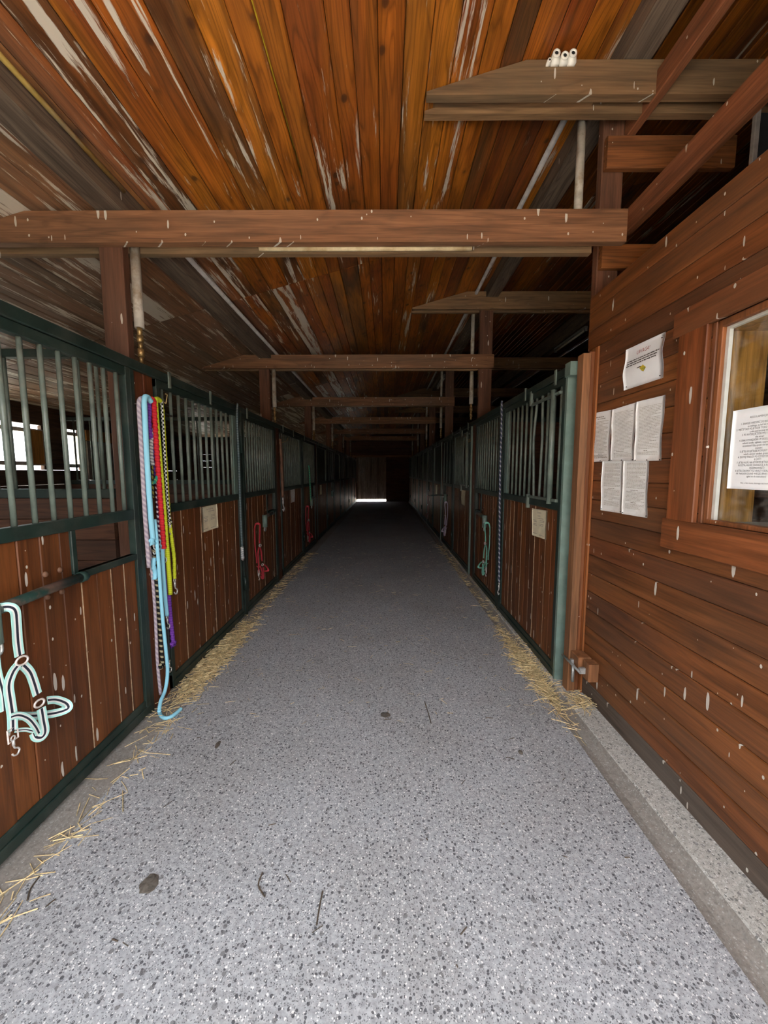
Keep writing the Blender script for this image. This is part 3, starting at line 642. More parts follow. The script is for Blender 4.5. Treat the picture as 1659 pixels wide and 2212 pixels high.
b = MB(); b.plank('z', XC-0.001, XC+0.035, WY1-0.022, WY1-0.0005, WZ0, WZ1, 0.003, 0.4); b.plank('z', XC+0.005, XC+0.05, WY1-0.046, WY1-0.023, WZ0, WZ1, 0.003, 0.9)
b.plank('y', XC-0.001, XC+0.045, WY0, WY1-0.046, WZ1-0.03, WZ1-0.0005, 0.003, 0.5); b.plank('y', XC-0.001, XC+0.045, WY0, WY1-0.046, WZ0+0.0005, WZ0+0.02, 0.003, 0.5)
b.build('sash_frame', 'jamb', w, off=wo)
b = MB(); b.box(XC+0.02, XC+0.036, WY1-0.062, WY1-0.047, WZ0+0.02, WZ1-0.03); b.box(XC+0.02, XC+0.036, WY0, WY1-0.062, WZ1-0.042, WZ1-0.03); b.build('glazing_bead', 'alu', w, off=wo)
b = MB(); b.box(XC+0.038, XC+0.042, WY0, WY1-0.047, WZ0+0.02, WZ1-0.03); b.build('glass_pane', 'glass', w, off=wo)
b = MB(); b.plank('z', XC+0.052, XC+0.235, WY1-0.012, WY1+0.012, WZ0-0.0, WZ1, 0.003, 0.4); b.plank('y', XC+0.052, XC+0.235, WY0, WY1-0.013, WZ1-0.035, WZ1-0.005, 0.003, 0.7)
b.build('inner_lining', 'pine', w, off=wo)
b = MB(); b.plank('y', XC+0.052, XC+0.30, WY0, WY1-0.013, WZ0-0.03, WZ0+0.005, 0.003, 0.7); b.build('window_sill', 'conduit', w, off=wo)
# boarded end post of the cabin
t = thing('end_post', 'stepped orange brown end post where the cabin wall meets the first stall', 'post', (1.34, 2.74, 0))
for i, (xa, xb, ya, yb, zt, r) in enumerate(((1.300, 1.352, 2.655, 2.735, 2.345, 0.02), (1.352, 1.385, 2.675, 2.735, 2.36, 0.31), (1.385, 1.3985, 2.64, 2.735, 2.385, 0.62))):
    b = MB(); b.plank('z', xa, xb, ya, yb, 0.012, zt, 0.003, r); b.build('post_board', 'jamb', t, off=(1.34, 2.74, 0))
# bolt at the foot of the cabin end
t = thing('door_bolt', 'rusty sliding bolt on a wooden block at the foot of the end post', 'bolt', (1.36, 2.52, 0.30))
b = MB(); b.plank('y', -0.05, 0.038, 0.02, 0.13, -0.06, 0.02, 0.005, 0.3); b.build('block', 'jamb', t)
b = MB(); b.plank('z', -0.03, 0.038, -0.08, -0.005, -0.10, 0.02, 0.005, 0.7); b.build('block', 'jamb', t)
b = MB(); b.tube([(-0.075, 0.20, -0.045), (-0.075, -0.06, -0.045)], 0.008, 8); b.box(-0.082, -0.068, 0.03, 0.05, -0.16, -0.04); b.build('bolt_rod', 'galv', t, smooth=True)
for yk in (0.08, -0.04):
    b = MB(); b.box(-0.068, -0.03, yk, yk+0.02, -0.065, -0.025); b.build('bolt_guide', 'galv', t)

# ------------------------------------------------------------------ stalls
BARM = {}
def bar_mesh(h, mat='bar'):
    if (h, mat) not in BARM:
        b = MB(); b.cyl((0, 0, 0), (0, 0, h), 0.0112, n=12)
        o = b.build('bar', mat, smooth=True); BARM[(h, mat)] = o.data; bpy.data.objects.remove(o)
    return BARM[(h, mat)]
def put_bars(parent, xs, ys, z0, z1, bend=None):
    me = bar_mesh(round(z1-z0, 3))
    for i, y in enumerate(ys):
        if bend and i in bend:
            b = MB(); q = bend[i]; h = z1-z0
            b.tube(spline([(0, 0, 0), (0, q*0.5, h*0.3), (0, q, h*0.6), (0, q*0.3, h*0.85), (0, 0, h)], 5), 0.0112, 12)
            b.build('bar', 'bar', parent, (xs, y, z0), smooth=True); continue
        link('bar', me, parent, (xs, y, z0))
Z_MID0, Z_MID1 = 1.285, 1.345
def boards(parent, flip, u0, u1, z0, z1, hole=None, dusty=0.45, off=None):
    b = MB(); n = max(2, round((u1-u0)/0.108)); w = (u1-u0)/n
    for i in range(n):
        a, c = u0+i*w, u0+(i+1)*w; r = R(0.01, 1); j = R(-0.002, 0.002)
        segs = [(z0, z1)]
        if hole and a < hole[1]-0.01 and c > hole[0]+0.01:
            segs = [(z0, hole[2])] + ([(hole[3], z1)] if hole[3] < z1-0.02 else [])
            cuts = [(a, min(c, hole[0]))] if a < hole[0]-0.005 else []
            for q in cuts: b.plank('z', -0.036+j, -0.012+j, q[0]+0.0008, q[1], hole[2], z1, 0.004, r, 0, 0)
        for s0, s1 in segs:
            b.plank('z', -0.036+j, -0.012+j, a+0.0008, c-0.0008, s0, s1, 0.0038, r, 0, 1 if R() < dusty else 0)
    return b.build('boards', ['stall', 'dust'], parent, flipx=flip)
def frame(b, u0, u1, zt, hole=None, w=0.045):
    b.plank('y', -0.045, 0.006, u0, u1, 0.02, 0.07, 0.003); b.plank('y', -0.04, -0.002, u0, u1, 0.07, 0.115, 0.003)
    b.plank('y', -0.042, 0.0, u0, u1, Z_MID0, Z_MID1, 0.003); b.plank('y', -0.042, 0.0, u0, u1, zt-0.05, zt, 0.003)
    for a in (u0, u1-w):
        b.plank('z', -0.042, 0.002, a, a+w, 0.02, zt, 0.003)
    if hole:
        b.plank('z', -0.045, 0.0, hole[0]-0.03, hole[0], hole[2]-0.03, Z_MID0, 0.003); b.plank('y', -0.045, 0.001, hole[0]-0.03, hole[1]+0.01, hole[2]-0.035, hole[2], 0.003)
def bracket(parent, flip, uj, us, z, swing=False):
    b = MB()
    if not swing:
        b.tube([(0.028, uj, z), (0.034, (uj+us)/2, z-0.004), (0.04, us, z-0.012)], 0.022, 12)
        b.cyl((0.028, uj-0.005, z), (0.028, uj+0.03*(1 if uj > us else -1), z), 0.027)
    else:
        b.tube([(0.0, us, z), (0.20, us, z), (0.40, us-0.01, z-0.008)], 0.014, 10)
    o = b.build('bracket_arm', 'peelg', parent, flipx=flip, smooth=True)
    b = MB(); b.cyl((0.045, us, z-0.135), (0.045, us, z+0.015), 0.03, n=14); b.build('bracket_sleeve', 'pale', parent, flipx=flip, smooth=True)
    b = MB(); b.tube(spline([(0.045, us-0.028, z-0.13), (0.045, us-0.028, z-0.175), (0.045, us, z-0.185), (0.045, us+0.028, z-0.175), (0.045, us+0.028, z-0.13)], 4), 0.006, 8)
    b.build('bracket_loop', 'galv', parent, flipx=flip, smooth=True)
    b = MB(); sgn = 1 if uj > us else -1
    for du, dz in ((0.05, 0.055), (0.13, 0.055), (0.05, -0.05), (0.13, -0.05)):
        b = MB(); b.ball((-0.010, uj-sgn*(du+0.02), z+dz), 0.011, 0.014, 0.014); b.build('bolt_head', 'rust', parent, flipx=flip, smooth=True)
def panel(side, yy, L, zt, label, grp, nb, hole, sheet=False, arm=None, swing=False, bolts=True):
    flip = side == 'R'; X = XR if flip else XL; sx = -1 if flip else 1
    t = thing('stall_screen', label, 'stall screen', (X, yy, 0), grp)
    b = MB(); frame(b, 0, L, zt, hole); b.build('frame', 'green', t, flipx=flip)
    boards(t, flip, 0.045, L-0.045, 0.115, Z_MID0, hole)
    if sheet:
        b = MB(); b.box(-0.03, -0.022, 0.045, L-0.045, Z_MID1, zt-0.05); b.build('sheet', 'green', t, flipx=flip)
        for k in (0.33, 0.66):
            b = MB(); b.plank('z', -0.03, -0.004, L*k, L*k+0.03, Z_MID1, zt-0.05, 0.003); b.build('stiffener', 'green', t, flipx=flip)
    else:
        put_bars(t, -sx*0.02, [0.045+0.055+(L-0.2)*i/(nb-1) for i in range(nb)], Z_MID1-0.01, zt-0.04)
    if arm: bracket(t, flip, arm[0], arm[1], arm[2], swing)
    return t
def door(side, yy, L, zt, label, grp, nb, sheet=False, hatch=False, pale_end=False):
    flip = side == 'R'; X = XR if flip else XL; sx = -1 if flip else 1
    t = thing('stall_door', label, 'stall door', (X, yy, 0), grp)
    b = MB(); frame(b, 0, L, zt); b.build('frame', 'green', t, flipx=flip)
    boards(t, flip, 0.045, L-0.045, 0.115, Z_MID0, None, 0.6 if flip else 0.35)
    if pale_end:
        b = MB(); b.plank('z', -0.066, 0.003, -0.035, 0.0, 0.01, zt, 0.003); b.build('edge_channel', 'pale', t, flipx=flip)
    ul = L-0.045-0.10   # a wide flat upright beside the bars
    b = MB(); b.plank('z', -0.035, -0.006, ul+0.02, L-0.045, Z_MID1, zt-0.05, 0.003); b.build('flat_upright', 'pale', t, flipx=flip)
    if sheet:
        b = MB(); b.box(-0.03, -0.022, 0.045, ul+0.02, Z_MID1, zt-0.05); b.build('sheet', 'green', t, flipx=flip)
    else:
        put_bars(t, -sx*0.02, [0.10+(ul-0.10)*i/(nb-1) for i in range(nb)], Z_MID1-0.01, zt-0.04, {4: 0.05, 3: -0.02} if hatch else None)
    if hatch:
        h = MB(); a0, a1 = 0.075, 0.64
        h.plank('y', -0.012, 0.012, a0, a1, zt-0.105, zt-0.085, 0.003); h.plank('y', -0.012, 0.012, a0, a1, Z_MID1+0.0, Z_MID1+0.022, 0.003)
        hp = h.build('hatch', 'bar', t, flipx=flip)
        for yk in (a0+0.10,):
            h = MB(); h.cyl((0.012, yk, Z_MID1-0.02), (0.012, yk, zt-0.06), 0.02, n=12); h.build('hatch_pivot', 'bar', hp, flipx=flip, smooth=True)
        for z in (Z_MID0-0.03, zt-0.10):
            h = MB(); h.plank('z', -0.01, 0.02, a1-0.015, a1+0.02, z, z+0.12, 0.004); h.build('hatch_clip', 'bar', hp, flipx=flip)
    # hinge knuckles on the far edge
    for z in (0.30, 1.95):
        b = MB(); b.cyl((0.016, L+0.012, z), (0.016, L+0.012, z+0.14), 0.016, n=12); b.build('hinge', 'green', t, flipx=flip, smooth=True)
    return t
def hinge_post(side, yy, zt, label, grp):
    X = XR if side == 'R' else XL; flip = side == 'R'
    t = thing('steel_post', label, 'post', (X, yy, 0), grp)
    b = MB(); b.plank('z', -0.05, 0.004, 0, 0.075, 0.0, zt, 0.004); b.build('square_tube', 'green', t, flipx=flip)
    b = MB(); b.cyl((0.012, 0.02, zt-0.42), (0.012, 0.02, zt+0.02), 0.012, n=10); b.build('drop_bolt', 'green', t, flipx=flip, smooth=True)
    return t
def pillar(side, yy, w, zt, label, grp, edge=True):
    X = XR if side == 'R' else XL; flip = side == 'R'
    t = thing('boarded_pillar', label, 'pillar', (X, yy, 0), grp)
    b = MB(); n = 2
    for i in range(n): b.plank('z', -0.06, -0.008, w*i/n+0.001, w*(i+1)/n-0.001, 0, zt, 0.004, R(0.01, 1))
    b.build('pillar_boards', 'pillar', t, flipx=flip)
    b = MB(); b.plank('z', -0.06, 0.0, -0.04, 0.0, 0, zt, 0.003); b.build('edge_channel', 'green', t, flipx=flip)
    return t
def rail(side, zt, label):
    X = XR if side == 'R' else XL; flip = side == 'R'
    ys, ye = (2.76, YE-0.02) if side == 'R' else (Y0+0.02, YE-0.02)
    t = thing('top_rail', label, 'rail', (X, 0, zt))
    b = MB(); b.plank('y', -0.055, 0.012, ys, ye, 0.002, 0.06, 0.004); b.build('rail', 'green', t, flipx=flip)
    for k in range(6):
        for du in ((0.12, 0.75, 1.5) if side == 'R' else (0.35, 1.0, 1.9)):
            y = (2.85 if side == 'R' else 2.45)+SP*k+du
            if y > ye-0.1: continue
            b = MB(); b.plank('z', 0.013, 0.024, y, y+0.03, -0.035, 0.075, 0.003); b.build('rail_clip', 'bar', t, flipx=flip)
    if side == 'R':
        b = MB(); b.box(-0.06, 0.02, ys-0.01, ys+0.07, -0.015, 0.075); b.build('end_cap', 'pale', t, flipx=flip)
ZL, ZR = 2.19, 2.245
rail('L', ZL, 'dark green top rail over the stall fronts opposite the cabin')
rail('R', ZR, 'dark green top rail over the stall fronts on the cabin side')
OPP, CAB = 'in the row opposite the cabin', 'in the row on the cabin side'
# the first panel by the doorway
panel('L', 1.02, 1.39, ZL, 'green barred stall screen by the doorway whose feed opening is beside the hanging ropes', 'stall panels opposite the cabin', 13, (1.39-0.50, 1.39-0.03, 1.07, Z_MID0), arm=(0.86, 0.40, 1.055))
b = MB(); b.plank('z', -0.042, 0.002, 0.92-1.02, 1.0-1.02, 0.02, ZL, 0.003)
hinge_post('L', 0.93, ZL, 'green steel post closest to the doorway opposite the cabin', 'green steel posts opposite the cabin')
LW = {0: 'with white streaks and a paper', 1: 'with a grey paper'}
for k in range(6):
    o = 2.45+SP*k; end = (k == 5)
    pillar('L', o, 0.205, ZL, '%s brown boarded pillar from the doorway %s%s' % (NTH[k], OPP, ', hung with ropes' if k == 0 else ''), 'boarded pillars opposite the cabin')
    door('L', o+0.225, 1.45, ZL, '%s stall door from the doorway %s, green bars over brown boards' % (NTH[k], OPP), 'stall doors opposite the cabin', 12, sheet=k >= 2)
    hinge_post('L', o+1.70, ZL, '%s green steel post from the hanging ropes %s' % (NTH[k], OPP), 'green steel posts opposite the cabin')
    L = 1.24 if not end else 1.19
    panel('L', o+1.79, L, ZL, '%s stall screen past the ropes %s, with feed opening' % (NTH[k], OPP), 'stall panels opposite the cabin', 13, (L-0.40, L-0.05, 1.06, Z_MID0), sheet=k >= 2, arm=(0.93, 0.55, 1.03) if k < 3 else None)
for k in range(6):
    o = 2.85+SP*k
    if o+1.5 > YE: break
    door('R', o, 1.43, ZR, '%s stall door from the cabin %s, green bars over brown boards' % (NTH[k], CAB), 'stall doors on the cabin side', 11, hatch=k < 2, pale_end=True, sheet=k >= 2)
    hinge_post('R', o+1.455, ZR, '%s green steel post from the cabin %s' % (NTH[k], CAB), 'green steel posts on the cabin side')
    L = 1.18 if k < 5 else 1.1
    panel('R', o+1.555, L, ZR, '%s stall screen from the cabin %s, with feed opening' % (NTH[k], CAB), 'stall panels on the cabin side', 10, (L-0.33, L-0.04, 1.05, Z_MID0), sheet=k >= 1, arm=(0.92, 0.42, 1.02) if k == 0 else ((0.9, 0.55, 1.1) if k == 1 else None), swing=k == 1)
    if k < 5: pillar('R', o+2.78, 0.205, ZR, '%s brown boarded pillar from the cabin %s' % (NTH[k], CAB), 'boarded pillars on the cabin side')
# partitions between stalls
for side in 'LR':
    for k in range(6):
        y = YF+SP*k+0.07; x0, x1 = (XOL+0.02, -1.80) if side == 'L' else (1.56, XOR-0.02)
        row = OPP if side == 'L' else CAB
        t = thing('stall_partition', '%s boarded partition between stalls from the doorway %s' % (NTH[k], row), 'partition', ((x0+x1)/2, y, 0), 'stall partitions')
        of = ((x0+x1)/2, y, 0)
        zt = 1.40 if (side == 'L' and k < 2) else 2.28
        b = MB(); hboards(b, 'x', y, y+0.04, x0, x1, 0, zt, 0.14); b.build('boards', 'darkx', t, off=of)
        b = MB(); b.plank('x', x0, x1, y-0.005, y+0.045, zt, zt+0.06, 0.003)
        if side == 'L' and k < 2: b.plank('x', x0, x1, y-0.005, y+0.045, 2.30, 2.35, 0.003)
        b.build('partition_rail', 'green', t, off=of)
        if side == 'L' and k < 2:
            n = 24
            for i in range(n): link('bar', bar_mesh(0.86), t, (x0+0.06+(x1-x0-0.12)*i/(n-1)-of[0], 0.02, 1.45))
b = MB(); b.box(XOL+0.02, XOL+0.05, 6.1, 6.9, 1.3, 2.05, 0.2); b.build('plaster_patch', 'plaster'); tag(bpy.data.objects['plaster_patch'], 'grey plaster panel on the outer wall seen through the stall bars', 'panel')
b = MB(); b.plank('y', XOL+0.02, XOL+0.05, 6.1, 6.9, 2.06, 2.22, 0.004, 0.3); o = b.build('wall_board', 'pine'); tag(o, 'pale pine board above the plaster panel on the outer wall', 'board')
b = MB(); b.plank('z', XOL+0.022, XOL+0.05, 5.14, 5.32, 1.68, 2.12, 0.004, 0.3); o = b.build('window_shutter', 'pine'); tag(o, 'pale wooden shutter in the stall window', 'shutter')

# ------------------------------------------------------------------ papers with print
def text_mesh(body, size, align='LEFT', shear=0.0):
    cu = bpy.data.curves.new('t', 'FONT'); cu.body = body; cu.size = size; cu.align_x = align; cu.shear = shear; cu.resolution_u = 2
    o = bpy.data.objects.new('t', cu); COL.objects.link(o)
    bpy.context.view_layer.update()
    dg = bpy.context.evaluated_depsgraph_get()
    me = bpy.data.meshes.new_from_object(o.evaluated_get(dg))
    vs = [(v.co.x, v.co.y) for v in me.vertices]; fs = [tuple(p.vertices) for p in me.polygons]
    bpy.data.objects.remove(o); bpy.data.curves.remove(cu); bpy.data.meshes.remove(me)
    return vs, fs
class Sheet:
    # a sheet on a wall plane x = X; corners (y,z): TL TR BR BL; sx = direction that faces the aisle
    def __init__(s, label, X, sx, tl, tr, br, bl, mat='paper', wave=0.004, grp=None, name='paper_notice', curl=0.0):
        s.c = [Vector(p) for p in (tl, tr, br, bl)]; s.X, s.sx, s.wv = X, sx, wave; s.ph = R(0, 6); s.curl = curl
        s.w = (s.c[1]-s.c[0]).length; s.h = (s.c[3]-s.c[0]).length
        s.o = Vector((X, (s.c[0].x+s.c[2].x)/2, s.c[3].y))
        b = MB(); n, m = 10, 12; vs = []
        for d in (0.0006, 0.0):
            vs += [s.P(i/n, j/m, d) for j in range(m+1) for i in range(n+1)]
        q = (n+1)*(m+1); fs = []
        for j in range(m):
            for i in range(n):
                a = j*(n+1)+i; f = (a, a+1, a+n+2, a+n+1)
                fs += [f, tuple(reversed([k+q for k in f]))]
        bd = [i for i in range(n+1)]+[j*(n+1)+n for j in range(1, m+1)]+[m*(n+1)+i for i in range(n-1, -1, -1)]+[j*(n+1) for j in range(m-1, 0, -1)]
        fs += [(bd[k], bd[(k+1) % len(bd)], bd[(k+1) % len(bd)]+q, bd[k]+q) for k in range(len(bd))]
        b.add(vs, fs); s.root = tag(b.build(name, mat, off=s.o, loc=s.o, smooth=True), label, 'paper', grp)
        s.pr = {}
    def P(s, u, v, d):
        a = s.c[0].lerp(s.c[1], u); e = s.c[3].lerp(s.c[2], u); p = a.lerp(e, v)
        wv = 0.5+0.5*math.sin(s.ph+v*7+u*2.0)
        lift = 0.0012+s.wv*wv*math.sin(PI*min(max(v, 0), 1))+s.curl*v*v
        return (s.X+s.sx*(lift+d), p.x, p.y)
    def add(s, ink, vs, fs):
        s.pr.setdefault(ink, MB()).add([s.P(u, v, 0.0014) for u, v in vs], fs)
    def text(s, ink, body, u, v, size, align='CENTER', shear=0.0, sw=1.0):
        vs, fs = text_mesh(body, size, align, shear)
        s.add(ink, [(u+x*sw/s.w, v-y/s.h) for x, y in vs], fs)
    def words(s, ink, u0, u1, v, h, gap=0.35, fill=1.0, seed=None):
        # a line of tiny print drawn as word-length strokes
        u = u0; e = u0+(u1-u0)*fill
        while u < e-0.01:
            L = min(R(0.03, 0.11), e-u); n = max(2, int(L/0.012)); pts = []
            for i in range(n+1): pts.append((u+L*i/n, v-h*R(0.75, 1.1)))
            for i in range(n, -1, -1): pts.append((u+L*i/n, v-h*R(-0.1, 0.15)))
            for i in range(n): s.add(ink, [pts[i], pts[i+1], pts[2*n-i], pts[2*n+1-i]], [(0, 1, 2, 3)])
            u += L+0.012
    def para(s, ink, u0, u1, v0, v1, n, h, ends=()):
        for i in range(n): s.words(ink, u0, u1, v0+(v1-v0)*i/max(1, n-1), h, fill=R(0.55, 1.0) if R() < 0.3 else 1.0)
    def done(s, pins=()):
        for ink, b in s.pr.items(): b.build('printing', ink, s.root, off=s.o)
        for u, v in pins:
            b = MB(); p = s.P(u, v, 0.0015); b.ball(p, 0.002, 0.005, 0.003); b.build('staple', 'tack', s.root, off=s.o)
def yz(px, py, X): p = atx(px, py, X); return (p.y, p.z)
def quad(pts, X): return [yz(x, y, X) for x, y in pts]
XS = XC-0.002
s = Sheet('white notice with a red UWAGA heading, highest on the cabin wall', XS, -1, *quad([(1353, 756), (1439, 716), (1433, 816), (1348, 844)], XS), mat='paperw', wave=0.012)
s.text('inkr', 'UWAGA!', 0.49, 0.235, s.h*0.13, shear=0.15, sw=0.92)
for v, u1 in ((0.36, 0.93), (0.415, 0.90), (0.47, 0.86)): s.words('ink', 0.08, u1, v, 0.028)
s.words('ink', 0.40, 0.5, 0.585, 0.025)
for k in range(9):
    a = R(0, 6.28); q = R(0.0, 0.05); s.add('dirtsmear' if k % 3 else 'gprint', [(0.54+q*math.cos(a)+dx, 0.62+q*math.sin(a)+dy) for dx, dy in ((-0.04, 0.0), (0.0, -0.05), (0.04, 0.0), (0.0, 0.045))], [(0, 3, 2, 1)])
s.done([(0.08, 0.93), (0.93, 0.1), (0.93, 0.93)])
q3 = [[(1281, 893), (1323, 885), (1318, 996), (1278, 998)], [(1324, 885), (1376, 869), (1370, 995), (1320, 996)], [(1377, 868), (1439, 853), (1430, 995), (1371, 996)]]
lab3 = ['crowded rules sheet beside the cabin end post, first of three in the upper row', 'crowded rules sheet between two others in the upper row on the cabin wall', 'crowded rules sheet closest to the cabin window in the upper row']
for i, (qq, lb) in enumerate(zip(q3, lab3)):
    s = Sheet(lb, XS-0.001*i, -1, *quad(qq, XS), wave=0.007, grp='rules sheets on the cabin wall')
    if i == 0:
        s.words('inkf', 0.22, 0.62, 0.115, 0.02); s.words('inkf', 0.3, 0.7, 0.15, 0.015); s.para('inkp', 0.14, 0.86, 0.20, 0.82, 24, 0.012); s.words('inkf', 0.4, 0.6, 0.855, 0.012); s.para('inkf', 0.14, 0.86, 0.88, 0.93, 4, 0.011)
    elif i == 1:
        s.para('inkp', 0.16, 0.9, 0.10, 0.80, 28, 0.008); s.words('inkf', 0.28, 0.62, 0.83, 0.012); s.para('inkp', 0.16, 0.9, 0.86, 0.93, 4, 0.010)
    else:
        s.para('inkp', 0.14, 0.9, 0.12, 0.80, 30, 0.009); s.words('inkf', 0.38, 0.52, 0.835, 0.013); s.para('inkp', 0.14, 0.88, 0.86, 0.90, 3, 0.009)
    s.done([(0.05, 0.985), (0.95, 0.985), (0.5, 0.985)])
q2 = [[(1302, 996), (1347, 995), (1343, 1109), (1298, 1102)], [(1348, 995), (1403, 994), (1399, 1119), (1344, 1110)]]
lab2 = ['grid of small print on a sheet hanging under two others, beside the end post', 'stained sheet hanging under two others, closer to the cabin window']
for i, (qq, lb) in enumerate(zip(q2, lab2)):
    s = Sheet(lb, XS-0.0005*i, -1, *quad(qq, XS), wave=0.005, grp='rules sheets on the cabin wall')
    s.para('inkp', 0.16, 0.9, 0.06, 0.5, 20, 0.011); s.words('inkf', 0.35, 0.65, 0.545, 0.013); s.para('inkp', 0.16, 0.9, 0.57, 0.74, 8, 0.010); s.words('inkf', 0.38, 0.6, 0.77, 0.012); s.para('inkp', 0.16, 0.88, 0.80, 0.88, 5, 0.010)
    s.done([(0.04, 0.97), (0.96, 0.97)])
# notice inside the cabin window
XG = XC+0.036
tl, bl = yz(1585, 888, XG), yz(1571, 1055, XG); wd = 0.225
s = Sheet('white page of numbered stable rules stuck on the cabin window', XG, -1, tl, (tl[0]-wd, tl[1]), (bl[0]-wd, bl[1]), bl, 'paperw', 0.001)
s.text('ink', 'REGULAMIN JAZDY', 0.56, 0.125, s.h*0.034)
LN = ['1. ZAWSZE WIEDZIEĆ DO BOKSU! Nie wolno', 'na wybiegu, na hali lub w stajni!', '2. WJEŻDŻASZ PO JEŹDZIE TYLKO W WYZNACZONE', 'z nim pod boczną wiatę!', '3. PO KAŻDEJ JEŹDZIE MYJ I SUSZ Z NIM',
      'obu stron!', '4. DBAJ O PORZĄDEK W SIODLARNI - proszę', 'odwieś siodło, ogłowie, czaprak, popręg,', 'szczotkami! Gdy sprzęt nie był używany', 'czystym!', '5. JEŻELI PO JEŹDZIE KOŃ JEST SPOCONY,',
      'należy włożyć wędkę, grzebień lub', '6. ZŁOTEJ WIEDZY PO CZYSZCZENIU KONIA', 'KOPYT!', '7. JEŻELI KOŃ, NA KTÓRYM JEŹDZISZ ZNOWU', 'KOSZTA, KŁUSZ ZAWIĄZUJ, A ROZDAWAJ', 'PODPROWADŹ!', '8. JEŻELI ZAUWAŻYSZ URAZY I SKALECZENIA W', 'NP. NADGRYZIONE WIESZE, BRAK SPRZĄCZKI', 'zgłoś to do instruktora!']
for i, ln in enumerate(LN): s.text('ink', ln, 0.56, 0.195+0.0345*i, s.h*0.033, sw=0.80)
s.text('ink', 'Stój, z kim konia, którego tak kochasz!', 0.56, 0.93, s.h*0.026)
s.done()
# stall cards
XD = XL-0.008
def card(label, X, sx, pts, mat, head=None, flipm=False, detail=True):
    s = Sheet(label, X, sx, *quad(pts, X), mat=mat, wave=0.004, grp='stall cards', name='stall_card')
    if detail:
        for i, h in enumerate(head or []): s.text('inkf', h, 0.5, 0.15+0.12*i, s.h*0.085, sw=0.9)
        v0 = 0.20+0.10*(len(head or [])-1)
        s.words('inkf', 0.4, 0.78, v0+0.03, 0.022)
        for v in (0.42, 0.47, 0.55, 0.60): s.words('inkf', 0.09, 0.40, v, 0.02, fill=R(0.6, 1)); s.words('inkf', 0.55, 0.85, v-0.02, 0.02, fill=R(0.7, 1))
        s.words('inkf', 0.08, 0.36, 0.9, 0.022); s.words('inkf', 0.52, 0.86, 0.92, 0.022)
    s.done([(0.05, 0.04), (0.95, 0.96)] if detail else [])
card('yellowed card on the first stall door opposite the cabin', XD, 1, [(434, 1096), (468, 1089), (471, 1139), (437, 1151)], 'papery', ['Palestrina EB Muska'])
XDr = XR+0.008
card('yellowed card on the first stall door on the cabin side', XDr, -1, [(1150, 1098), (1183, 1103), (1180, 1166), (1150, 1156)], 'papery', ['CONRADO', 'MAXIM'])
card('small grey card on the second stall door opposite the cabin', XD, 1, [(627, 1057), (636, 1056), (636, 1084), (628, 1086)], 'paper', detail=False)
card('yellowed card on the second stall door on the cabin side', XDr, -1, [(997, 1058), (1006, 1060), (1004, 1093), (997, 1089)], 'papery', detail=False)
card('small card on the third stall door opposite the cabin', XD, 1, [(690.5, 1048), (695, 1047.5), (695, 1068), (690.5, 1069)], 'papery', detail=False)
card('small card on the third stall door on the cabin side', XDr, -1, [(941.5, 1047), (945, 1047.5), (944.5, 1068), (941, 1067)], 'papery', detail=False)

# ------------------------------------------------------------------ hanging ropes
def snap_hook(parent, p, off, drop=Vector((0, 0, -1)), scale=1.0, mat='steel'):
    p = Vector(p)-Vector(off); k = scale
    b = MB(); b.torus(p+Vector((0, 0, -0.010*k)), (1, 0, 0), 0.010*k, 0.003*k, 12, 6)
    b.cyl(p+Vector((0, 0, -0.018*k)), p+Vector((0, 0, -0.045*k)), 0.006*k, n=8)
    q = [Vector((0, 0, -0.043)), Vector((0, 0.004, -0.058)), Vector((0, 0.017, -0.066)), Vector((0, 0.024, -0.080)), Vector((0, 0.013, -0.094)), Vector((0, -0.002, -0.090)), Vector((0, -0.010, -0.078))]
    b.tube(spline([p+v*k for v in q], 4), 0.0038*k, 8); return b.build('snap_hook', mat, parent, smooth=True)
def rope(label, pts, r, mat, X=None, snap=False, lobes=3, tw=60, knot=False, name='lead_rope', n=10, amp=0.16, step=6, grp='lead ropes on the pillar', snap_scale=1.0, cat='rope'):
    P = [atx(p[0], p[1], (p[2] if len(p) > 2 else X)) for p in pts]
    P = spline(P, step); c = P[0].copy()
    # even spacing for the twist
    if lobes:
        Q = [P[0]]
        for a, bb in zip(P[:-1], P[1:]):
            m_ = max(1, int((bb-a).length/0.006))
            Q += [a.lerp(bb, (i+1)/m_) for i in range(m_)]
        P = Q
    t = thing(name, label, cat, c, grp)
    b = MB(); b.tube(P, r, n, 0, lobes, tw, amp); b.build('rope', mat, t, smooth=True, off=c)
    e = P[-1]
    if knot:
        b = MB(); kc = e
        b.tube([kc+Vector((0.3*r*math.cos(q*1.1), 1.6*r*math.sin(q*1.9), 0.014*math.cos(q*1.3)-0.01)) for q in [i*0.35 for i in range(30)]], r*0.75, 8, 0, 3, 80)
        b.build('end_knot', mat, t, smooth=True, off=c)
    if snap: snap_hook(t, e, c, scale=snap_scale)
    return t
LB = (0.30, 0.66, 0.80)
M['r_lilac'] = rope_mat('lilac_braid', (0.52, 0.44, 0.47), (0.36, 0.30, 0.35), 30, 2.0)
M['r_grey'] = rope_mat('grey_white_twist', (0.55, 0.60, 0.62), (0.20, 0.24, 0.27), 45, 1.0, 0.55)
M['r_blue'] = rope_mat('light_blue_rope', LB)
M['r_purple'] = rope_mat('purple_rope', (0.20, 0.06, 0.40), (0.12, 0.03, 0.28), 55, 1.0, 0.75)
M['r_red'] = rope_mat('red_rope', (0.62, 0.025, 0.035), (0.42, 0.015, 0.02), 55, 1.0, 0.75)
M['r_rwn'] = rope_mat('red_white_navy_twist', (0.66, 0.60, 0.60), (0.06, 0.012, 0.05), 32, 1.0, 0.45)
